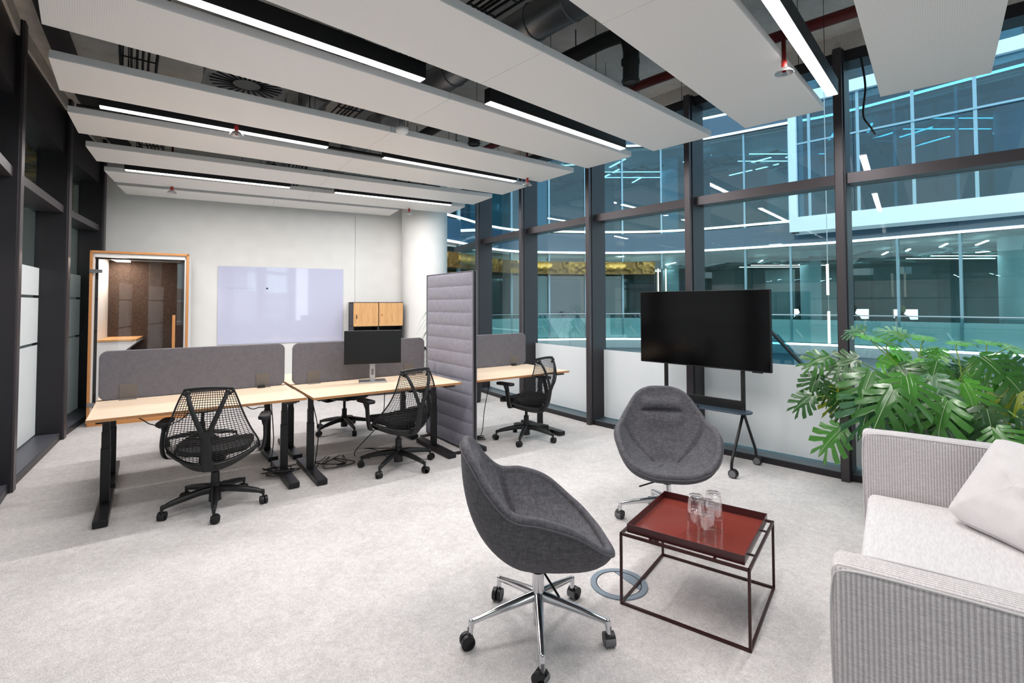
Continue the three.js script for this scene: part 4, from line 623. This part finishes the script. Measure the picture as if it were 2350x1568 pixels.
// ---------------------------------------------------------------- services above the panels
{
  const arc = (r, f0, f1, y, n = 10) => { const p = []; for (let i = 0; i <= n; i++) p.push(W(pol(r, f0 + (f1 - f0) * i / n), y)); return p; };
  const rad = (f, r0, r1, y) => [W(pol(r0, f), y), W(pol(r1, f), y)];
  const pipe = (name, label, cat, pts, r, mat, group) => tag(mesh(name, tube(pts, r, pts.length * 4, 12), mat), label, cat, group);
  pipe('sprinkler_main', 'dark red sprinkler main pipe running under the concrete ceiling along the glazing', 'pipe', arc(18.25, 38.8, 61.6, 3.55, 16), 0.042, M.redPipe);
  pipe('sprinkler_branch', 'dark red sprinkler branch pipe crossing under the ceiling between two linear lamps', 'pipe', rad(48.6, 18.2, 21.8, 3.48), 0.028, M.redPipe);
  for (const [r, w] of [[19.7, 'over the middle of the room'], [20.5, 'towards the corridor side']]) { const g = mesh('spiral_duct', [tube(arc(r, 36.5, 62.2, 3.57, 20), 0.13, 90, 20), ...Array.from({ length: 26 }, (_, i) => tube([0, 1, 2, 3, 4, 5, 6, 7].map(k => { const f = 37 + i, c = pol(r, f), a = k / 8 * 6.283; const q = pol(r + Math.cos(a) * 0.133, f); return V(q[0] + (c[0] - c[0]), 3.57 + Math.sin(a) * 0.133, -q[1]); }), 0.006, 24, 4, true))], M.duct); tag(g, 'round galvanised spiral duct above the panels ' + w, 'duct', 'ceiling ducts'); }
  for (const [f, w] of [[45.55, 'by the display'], [51.1, 'by the padded partition']]) { const v = W(pol(19.22, f), 3.26); tag(mesh('duct_drop', [tube([...arc(19.22, f + 4.2, f + 0.55, 3.5, 5), W(pol(19.22, f + 0.12), 3.47), W(pol(19.22, f), 3.38), W(pol(19.22, f), 3.1)], 0.058, 50, 16), cyl(0.066, 0.03, v.x, v.y, v.z, 20), cyl(0.064, 0.012, v.x, 3.12, v.z, 20)], M.darkPipe), 'black insulated duct elbow dropping towards the panels ' + w, 'duct', 'duct drops'); }
  for (const [r, w] of [[21.9, 'near the corridor glazing'], [20.3, 'over the middle of the room']]) {
    const g = new THREE.Group(); g.name = numbered('cable_tray'); scene.add(g); tag(g, 'dark steel cable tray hung under the ceiling ' + w, 'cable tray', 'cable trays');
    for (const d of [-0.11, 0.11]) mesh('side_rail', tube(arc(r + d, 37, 63, 3.36, 16), 0.010, 60, 4), M.darkPipe, g);
    for (let i = 0; i < 44; i++) { const f = 37.2 + i * 0.59; mesh('rung', rod(W(pol(r - 0.11, f), 3.355), W(pol(r + 0.11, f), 3.355), 0.006, 0.006, 5), M.darkPipe, g); if (i % 6 === 2) for (const d of [-0.11, 0.11]) mesh('hanger', rod(W(pol(r + d, f), 3.36), W(pol(r + d, f), CEIL), 0.004, 0.004, 5), M.darkPipe, g); }
    for (let k = 0; k < 4; k++) mesh('cable', tube(arc(r - 0.06 + k * 0.035, 37, 63, 3.372 + 0.006 * (k % 2), 14), 0.009, 60, 5), M.black, g);
  }
  for (const [f, w] of [[45.0, 'above the lounge'], [47.6, 'above the tray table'], [50.8, 'above the desks'], [53.2, 'above the first desk row'], [56.4, 'above the partition'], [59.0, 'above the far desks']]) tag(mesh('conduit', [tube(rad(f, 18.3, 22.4, 3.30 + (f % 1) * 0.2), 0.016, 8, 8), ...[19, 20.6, 22].map(r => rod(W(pol(r, f), 3.30), W(pol(r, f), CEIL - 0.004), 0.005, 0.005, 5)), ...[19, 20.6, 22].map(r => { const c = W(pol(r, f), 3.30 + (f % 1) * 0.2); return box(0.05, 0.05, 0.05, c.x, c.y, c.z); })], M.darkPipe), 'thin black conduit across the ceiling void ' + w, 'conduit', 'ceiling conduits');
  // swirl diffuser
  { const g = thing('swirl_diffuser', 'square white air diffuser with a star of black slots between two panels', 'air vent', pol(21.2, 52.1), 3.30, turn(52.1)); mesh('plate', rbox(0.59, 0.02, 0.59, 0, 0, 0, 0.003, 1), M.white, g); mesh('plenum_box', box(0.55, 0.28, 0.55, 0, 0.15, 0), M.duct, g); for (let k = 0; k < 24; k++) { const a = k / 24 * 6.283; mesh('slot', box(0.16, 0.004, 0.02).translate(0.18, -0.0115, 0).rotateY(a), M.black, g); } }
  // beam at the corridor side
  tag(mesh('cross_beam', tri(sector(22.40, 22.52, F0, FB, 3.70, CEIL, 30)), M.darkPipe), 'dark edge beam under the ceiling along the corridor glazing', 'beam');
  // sprinklers
  const spr = (label, px, py, r, y) => { const g = thing('sprinkler', label, 'sprinkler', [0, 0], 0, 0, 'ceiling sprinklers'); const k = (px - PW / 2) / FPX; let best = null; for (let z = 1.5; z < 11; z += 0.005) { const yy = EYE + (698 - py) / FPX * z; if (!best || Math.abs(yy - y) < best[0]) best = [Math.abs(yy - y), z]; } const z = best[1]; g.position.set(k * z, y, -z);
    mesh('drop_pipe', rod(V(0, 0.07, 0), V(0, CEIL - y - 0.0, 0), 0.013), M.redPipe, g); mesh('fitting', [cyl(0.017, 0.05, 0, 0.055, 0, 14), cyl(0.012, 0.03, 0, 0.02, 0, 10)], M.redCap, g);
    mesh('guard', new THREE.LatheGeometry([[0.015, 0.035], [0.03, 0.03], [0.05, 0.008], [0.056, 0.0], [0.053, -0.002], [0.047, 0.005], [0.028, 0.025], [0.015, 0.03]].map(p => new THREE.Vector2(...p)), 28), M.alu, g); mesh('deflector', [cyl(0.02, 0.003, 0, -0.008, 0, 16), rod(V(0, 0.02, 0), V(0, -0.008, 0), 0.004)], M.alu, g); return g; };
  spr('white guarded sprinkler on a red drop pipe beside the lamp near the corner window', 1809, 163, 0, 2.98);
  spr('guarded sprinkler below a lamp over the booth-side desk', 537, 306, 0, 2.99);
  spr('small guarded sprinkler in front of the booth', 390, 440, 0, 2.99);
  spr('guarded sprinkler at the end of a lamp by the glazing', 1211, 424, 0, 2.98);
  spr('small guarded sprinkler in front of the round column', 938, 490, 0, 2.98);
  // round detector
  { const g = thing('smoke_detector', 'round white detector hanging between two ceiling panels', 'detector', [0, 0]); const z = 1.55 / ((698 - 296) / FPX), k = (921 - PW / 2) / FPX; g.position.set(k * z, EYE + 1.55, -z); mesh('body', new THREE.LatheGeometry([[0.001, -0.035], [0.03, -0.034], [0.038, -0.02], [0.05, -0.018], [0.056, 0.0], [0.056, 0.03], [0.001, 0.03]].map(p => new THREE.Vector2(...p)), 32), M.white, g); for (const s of [-0.02, 0, 0.02]) mesh('wire', rod(V(s, 0.03, 0), V(s * 0.5, CEIL - EYE - 1.55, 0), 0.003, 0.003, 5), M.black, g); }
}

tag(mesh('hanging_cable', [tube([W(pol(17.42, 42.1), 3.6), W(pol(17.42, 42.0), 3.3), W(pol(17.43, 42.05), 3.05), W(pol(17.45, 41.9), 2.95), W(pol(17.46, 41.8), 2.88)], 0.008, 30, 6)], M.black), 'loose black cable end hanging in front of the corner glazing', 'cable');

// ---------------------------------------------------------------- the atrium and the storeys across it
{
  const curve = new THREE.CatmullRomCurve3([[-5.5, 9.5], [-4.2, 12.8], [-2.9, 15.2], [-1.85, 17.0], [-0.87, 18.9], [0.26, 20.0], [2.2, 20.45], [4.94, 20.6], [7.06, 20.05], [10.0, 18.0], [11.1, 17.25], [14.0, 13.7], [16.8, 10.3], [18.6, 7.0]].map(p => V(p[0], 0, p[1])), false, 'centripetal');
  const N = 120, cp = curve.getSpacedPoints(N), pts = cp.map(p => [p.x, p.z]);
  const nrm = pts.map((p, i) => { const a = pts[Math.max(0, i - 1)], b = pts[Math.min(N, i + 1)], dx = b[0] - a[0], dz = b[1] - a[1], L = Math.hypot(dx, dz); return [-dz / L, dx / L]; });   // outwards, away from the atrium
  const off = t => pts.map((p, i) => [p[0] + nrm[i][0] * t, p[1] + nrm[i][1] * t]);
  const band = (t0, t1, y0, y1, i0 = 0, i1 = N) => prism(off(t0).slice(i0, i1 + 1).concat(off(t1).slice(i0, i1 + 1).reverse()), y0, y1);
  const strip = (t, y, h, i0 = 0, i1 = N) => band(t, t + 0.03, y, y + h, i0, i1);
  const teal = std(0x44626b, 0.5, 0.1), spandrel = phy(0x24465c, 0.15, { clearcoat: 0.6 }), deepT = std(0x8d9698, 0.8), officeCeiling = std(0x9a9fa0, 0.85), colM = std(0xc4d4da, 0.6), mull = std(0x8fa9b3, 0.4, 0.3), panel2 = std(0x8fa8ab, 0.6), panel3 = std(0x7d8a8d, 0.7);
  const pane = phy(0xa3ccd6, 0.0, { transmission: 1, thickness: 0, ior: 1.5 });
  const paneClear = phy(0xcfe3e3, 0.0, { transmission: 1, thickness: 0, ior: 1.5 });
  const led = std(0x000000, 0.5, 0, { emissive: new THREE.Color().setRGB(0.86, 0.96, 1.0), emissiveIntensity: 2.6 });
  const strand = std(0x000000, 0.5, 0, { emissive: new THREE.Color().setRGB(1.0, 0.98, 0.97), emissiveIntensity: 5 });
  const levels = [[0, 3.6, 'the storey level with the room'], [4.4, 8.05, 'the storey one level up'], [8.8, 12.4, 'the storey two levels up']];
  const R = rng(99);
  levels.forEach(([y0, y1, words], li) => {
    const g = new THREE.Group(); g.name = numbered('atrium_storey'); scene.add(g); tag(g, 'curved glazed storey across the atrium, ' + words, 'facade');
    mesh('floor_slab', band(0.1, 7.5, y0 - 0.30, y0), deepT, g);
    mesh('ceiling_slab', band(0.35, 7.5, y1 - 0.05, y1 + 0.45), officeCeiling, g);
    mesh('spandrel_band', band(-0.02, 0.35, y1 + 0.02, y1 + 0.78), spandrel, g);
    mesh('led_line', strip(-0.06, y1 - 0.03, 0.075), led, g); mesh('led_line', strip(-0.06, y0 + 0.03, 0.075), led, g);
    mesh('back_wall', band(6.2, 6.5, y0, y1), panel3, g);
    // glazing: panes and slim mullions
    for (let i = 4; i < N; i += 5) {
      const a = off(0.3)[i], b = off(0.3)[Math.min(N, i + 5)];
      mesh('pane', facetBox(a, b, nrm[i], y0 + 0.1, y1 - 0.05, 0, 0.02), li === 0 ? paneClear : pane, g);
      const m = mesh('mullion', box(0.07, y1 - y0, 0.12, 0, (y0 + y1) / 2, 0), mull, g); m.position.set(a[0], 0, -a[1]); m.rotation.y = Math.atan2(nrm[i][0], -nrm[i][1]);
      if (li === 0) mesh('frosted_strip', facetBox(a, b, nrm[i], y0 + 0.12, y0 + 0.92, -0.03, -0.02), std(0xbccfd0, 0.7), g);
      const rr = R(); if (rr < 0.45) { const c = off(3.4 + 2 * R())[i], d = off(3.4 + 2 * R())[Math.min(N, i + 4)]; mesh('partition_wall', facetBox(c, d, nrm[i], y0, y1 - 0.9 * R(), 0, 0.08), rr < 0.2 ? panel2 : rr < 0.33 ? teal : panel3, g); }
    }
    for (let i = 12; i < N; i += 16) { const c = off(2.2)[i]; mesh('column', new THREE.CylinderGeometry(0.36, 0.36, y1 - y0, 28).translate(c[0], (y0 + y1) / 2, -c[1]), colM, g); }
    // office lamps under the ceiling
    for (let i = 3; i < N; i += 3) for (const t of [1.4, 3.0, 4.8]) if (R() < 0.42) { const c = off(t)[i], l = mesh('strip_lamp', box(0.07, 0.03, 0.9 + R() * 0.5), strand, g); l.position.set(c[0], y1 - 0.22 - 0.2 * R(), -c[1]); l.rotation.y = Math.atan2(nrm[i][0], -nrm[i][1]) + (R() < 0.3 ? 1.2 : 0.35); }
    // services under the ceiling
    for (let i = 2; i < N - 4; i += 1) { const a = off(0.8 + 4.5 * R())[i], b = off(0.8 + 4.5 * R())[i + 4]; mesh('service_pipe', rod(V(a[0], y1 - 0.28 - 0.25 * R(), -a[1]), V(b[0], y1 - 0.28 - 0.25 * R(), -b[1]), 0.03 + 0.05 * R(), 0.05, 8), R() < 0.35 ? M.darkPipe : R() < 0.5 ? panel2 : teal, g); }
    for (const i of [22, 40, 56, 72, 88, 104]) { const c = off(2.4)[i]; const rl = new THREE.RectAreaLight(new THREE.Color().setRGB(0.84, 0.95, 1.0), li === 0 ? 1.6 : 0.8, 3.2, 2.0); rl.position.set(c[0], y1 - 0.6, -c[1]); rl.rotation.x = -Math.PI / 2; g.add(rl); const lm = mesh('ceiling_lamp', [box(3.0, 0.02, 0.05, 0, 0, -0.5), box(3.0, 0.02, 0.05, 0, 0, 0.5)], strand, g); lm.position.set(c[0], y1 - 0.58, -c[1]); }
  });
  // white framed bay window that juts into the atrium
  {
    const g = new THREE.Group(); g.name = numbered('bay_window_frame'); scene.add(g); tag(g, 'white box frame of the bay window jutting out one storey up across the atrium', 'window frame');
    const a = [9.45, 16.95], b = [13.6, 12.95], c = [16.3, 10.2], wm = std(0xdfe9f2, 0.5); const o = [0.7, 0.7];
    for (const [p, q2] of [[a, b], [b, c]]) { mesh('bottom_band', facetBox(p, q2, o, 3.92, 4.42, 0, 0.9), wm, g); mesh('top_band', facetBox(p, q2, o, 8.25, 8.62, 0, 0.9), wm, g); }
    const e = [a[0] + 0.17, a[1] - 0.165]; mesh('side_post', facetBox(a, e, o, 3.92, 8.62, 0, 0.9), wm, g);
    for (let k = 0; k < 7; k++) { const p = [a[0] + 0.4 + k * 0.98, a[1] - 0.39 - k * 0.95], p2 = [p[0] + 0.06, p[1] - 0.058]; mesh('bay_mullion', facetBox(p, p2, o, 4.42, 8.25, 0.12, 0.2), mull, g); }
    for (const y of [6.9]) mesh('bay_transom', facetBox(a, c, o, y, y + 0.06, 0.12, 0.2), mull, g);
    mesh('bay_pane', facetBox(a, b, o, 4.42, 8.25, 0.15, 0.16), pane, g);
  }
  // lower floors: hall floor, gold canopy at the entrance, glass balustrade, escalator
  const hall = struct('floor_atrium', 'polished stone atrium hall floor one storey down'); mesh('stone_floor', prism([[-9, 6], [-9, 24], [24, 24], [24, -6], [6, -6]], -4.7, -4.4), std(0x9aa0a3, 0.35), hall);
  const lowW = struct('wall_atrium_low', 'curved wall of the storey below'); mesh('glass_wall', band(0.5, 0.7, -4.4, -0.30), std(0x8a989e, 0.3), lowW); mesh('own_slab_edge', sector(16.75, 17.02, F0, 70, -0.8, -0.01, 30), std(0x55707e, 0.5), lowW);
  { const g = new THREE.Group(); g.name = numbered('entrance_canopy'); scene.add(g); tag(g, 'crinkled gold canopy over the glass entrance across the atrium', 'canopy'); mesh('gold_soffit', tri(band(-0.35, 5.5, 2.75, 2.95, 14, 58)), M.gold, g); mesh('gold_fascia', tri(band(-0.4, -0.3, 2.7, 3.2, 14, 58)), M.gold, g);
    for (let k = 0; k < 4; k++) { const c = off(0.02 + 0.03 * k)[58]; mesh('light_pole', cyl(0.025, 2.9, c[0] + k * 0.16, 1.5, -c[1], 10), k % 2 ? std(0x000000, 0.5, 0, { emissive: new THREE.Color(1, 0.85, 0.66), emissiveIntensity: 1.6 }) : M.darkPipe, g); } }
  { const g = new THREE.Group(); g.name = numbered('glass_balustrade'); scene.add(g); tag(g, 'glass balustrade with slim steel rail along the gallery across the atrium', 'balustrade'); const p = off(-0.15); mesh('handrail', tube(p.slice(8, 112).filter((_, i) => i % 3 === 0).map(q => V(q[0], 1.1, -q[1])), 0.022, 140, 8), M.alu, g); for (let i = 10; i < 112; i += 6) mesh('glass_sheet', facetBox(p[i], p[i + 6], nrm[i], 0.1, 1.05, 0, 0.012), paneClear, g); }
  { const g = new THREE.Group(); g.name = numbered('escalator'); scene.add(g); tag(g, 'escalator with lit handrails descending behind the display', 'escalator'); const A = V(5.4, 0.2, -11.6), B = V(9.2, -4.4, -10.6); const d = V().subVectors(B, A), s = V(0.25, 0, 0.97);
    mesh('truss', bar(A.clone().add(V(0, -0.35, 0)), B.clone().add(V(0, -0.35, 0)), 1.2, 0.5), M.darkPipe, g); mesh('steps', Array.from({ length: 22 }, (_, i) => { const p = A.clone().addScaledVector(d, (i + 0.5) / 22); return box(0.2, 0.2, 0.95, p.x, p.y - 0.12, p.z); }), M.grey, g);
    for (const q of [-0.6, 0.6]) { const o = s.clone().multiplyScalar(q); mesh('handrail', rod(A.clone().add(o).add(V(0, 0.85, 0)), B.clone().add(o).add(V(0, 0.85, 0)), 0.04), M.black, g); mesh('glass_side', bar(A.clone().add(o).add(V(0, 0.42, 0)), B.clone().add(o).add(V(0, 0.42, 0)), 0.015, 0.7), pane, g); mesh('light_line', bar(A.clone().add(o).add(V(0, 0.05, 0)), B.clone().add(o).add(V(0, 0.05, 0)), 0.05, 0.05), std(0x000000, 0.5, 0, { emissive: q < 0 ? new THREE.Color(1, 0.85, 0.68) : new THREE.Color(0.85, 0.95, 1), emissiveIntensity: 1.8 }), g); } }
  // hanging light rods
  for (const [px, y0, y1, z, w] of [[1901, 0.35, 1.28, 14.5, 'lower one, left of the corner mullion'], [1900, 1.75, 2.65, 14.5, 'upper one, left of the corner mullion']]) { const g = thing('light_rod', 'thin vertical glowing rod hanging in the atrium, ' + w, 'lamp', [(px - PW / 2) / FPX * z, z]); mesh('rod', cyl(0.035, y1 - y0, 0, (y0 + y1) / 2, 0, 12), std(0x000000, 0.5, 0, { emissive: new THREE.Color(1, 0.9, 0.78), emissiveIntensity: 1.4 }), g); mesh('wire', cyl(0.006, 9 - y1, 0, (9 + y1) / 2, 0, 6), M.alu, g); }
  // people at their monitors across the atrium
  const body = (label, px, z, hair, y = 0) => { const g = thing('person', label, 'person', [(px - PW / 2) / FPX * z, z], y, 0); const prof = [[0.001, 0.42], [0.17, 0.43], [0.18, 0.6], [0.2, 0.85], [0.215, 0.98], [0.17, 1.06], [0.075, 1.10], [0.055, 1.15], [0.075, 1.19], [0.095, 1.25], [0.098, 1.31], [0.085, 1.37], [0.05, 1.41], [0.001, 1.42]].map(p => new THREE.Vector2(...p)); const geo = new THREE.LatheGeometry(prof, 24); geo.scale(1.12, 1, 0.72); const arms = [-1, 1].map(s => tube([V(0.2 * s, 0.99, 0), V(0.29 * s, 0.8, -0.05), V(0.26 * s, 0.68, -0.28), V(0.15 * s, 0.72, -0.42)], 0.05, 16, 8)); mesh('body', [geo, ...arms, tube([V(-0.09, 0.5, 0), V(-0.1, 0.5, -0.4), V(-0.1, 0.05, -0.42)], 0.07, 14, 8), tube([V(0.09, 0.5, 0), V(0.1, 0.5, -0.4), V(0.1, 0.05, -0.42)], 0.07, 14, 8)], std(0x14181c, 0.9), g); mesh('hair', new THREE.SphereGeometry(0.108, 20, 14).scale(1.02, hair === 0x8d7f5d ? 1.45 : 1.05, 0.95).translate(0, hair === 0x8d7f5d ? 1.28 : 1.33, 0.02), std(hair, 0.9), g); mesh('stool', [cyl(0.2, 0.06, 0, 0.4, 0, 20), cyl(0.03, 0.38, 0, 0.2, 0, 10), cyl(0.22, 0.03, 0, 0.015, 0, 20)], M.black, g); return g; };
  const people = [[1838, 20.3, 0x17120f, 'person in dark clothes sitting at a white monitor left of the corner mullion'], [1958, 19.2, 0x17120f, 'person in dark clothes with short hair at a white monitor right of the corner mullion'], [2069, 18.2, 0x8d7f5d, 'person with long fair hair sitting at a bluish monitor']];
  people.forEach(([px, z, hair, l], i) => { body(l, px, z, hair); const g = thing('office_monitor', ['bright white monitor facing the seated person left of the corner mullion', 'bright white monitor facing the short-haired person right of the corner mullion', 'bluish white monitor facing the fair-haired person'][i], 'monitor', [(px + 8 - PW / 2) / FPX * (z + 0.75), z + 0.75], 0.72, 0); mesh('casing', rbox(0.92, 0.4, 0.03, 0, 0.36, 0, 0.006), M.black, g); mesh('screen_panel', box(0.9, 0.38, 0.004, 0, 0.36, 0.017), std(0x000000, 0.5, 0, { emissive: i === 2 ? new THREE.Color(0.72, 0.8, 1) : new THREE.Color(0.95, 0.98, 1), emissiveIntensity: 8 }), g); mesh('stand', [rbox(0.06, 0.2, 0.03, 0, 0.1, -0.03), rbox(0.26, 0.015, 0.18, 0, 0.008, -0.03)], M.black, g);
    const d = thing('office_desk', ['white desk under the monitor left of the corner mullion', 'white desk under the monitor right of the corner mullion', 'white desk under the bluish monitor'][i], 'desk', [(px + 8 - PW / 2) / FPX * (z + 0.75), z + 0.75]); mesh('desk_top', rbox(1.6, 0.03, 0.7, 0, 0.705, 0.05), M.white, d); for (const s of [-1, 1]) mesh('leg', box(0.05, 0.69, 0.6, s * 0.75, 0.345, 0.05), M.grey, d); });
}
camera.updateProjectionMatrix();
scene.traverse(o => { if (o.isLight) o.castShadow = true; });
renderer.render(scene, camera);
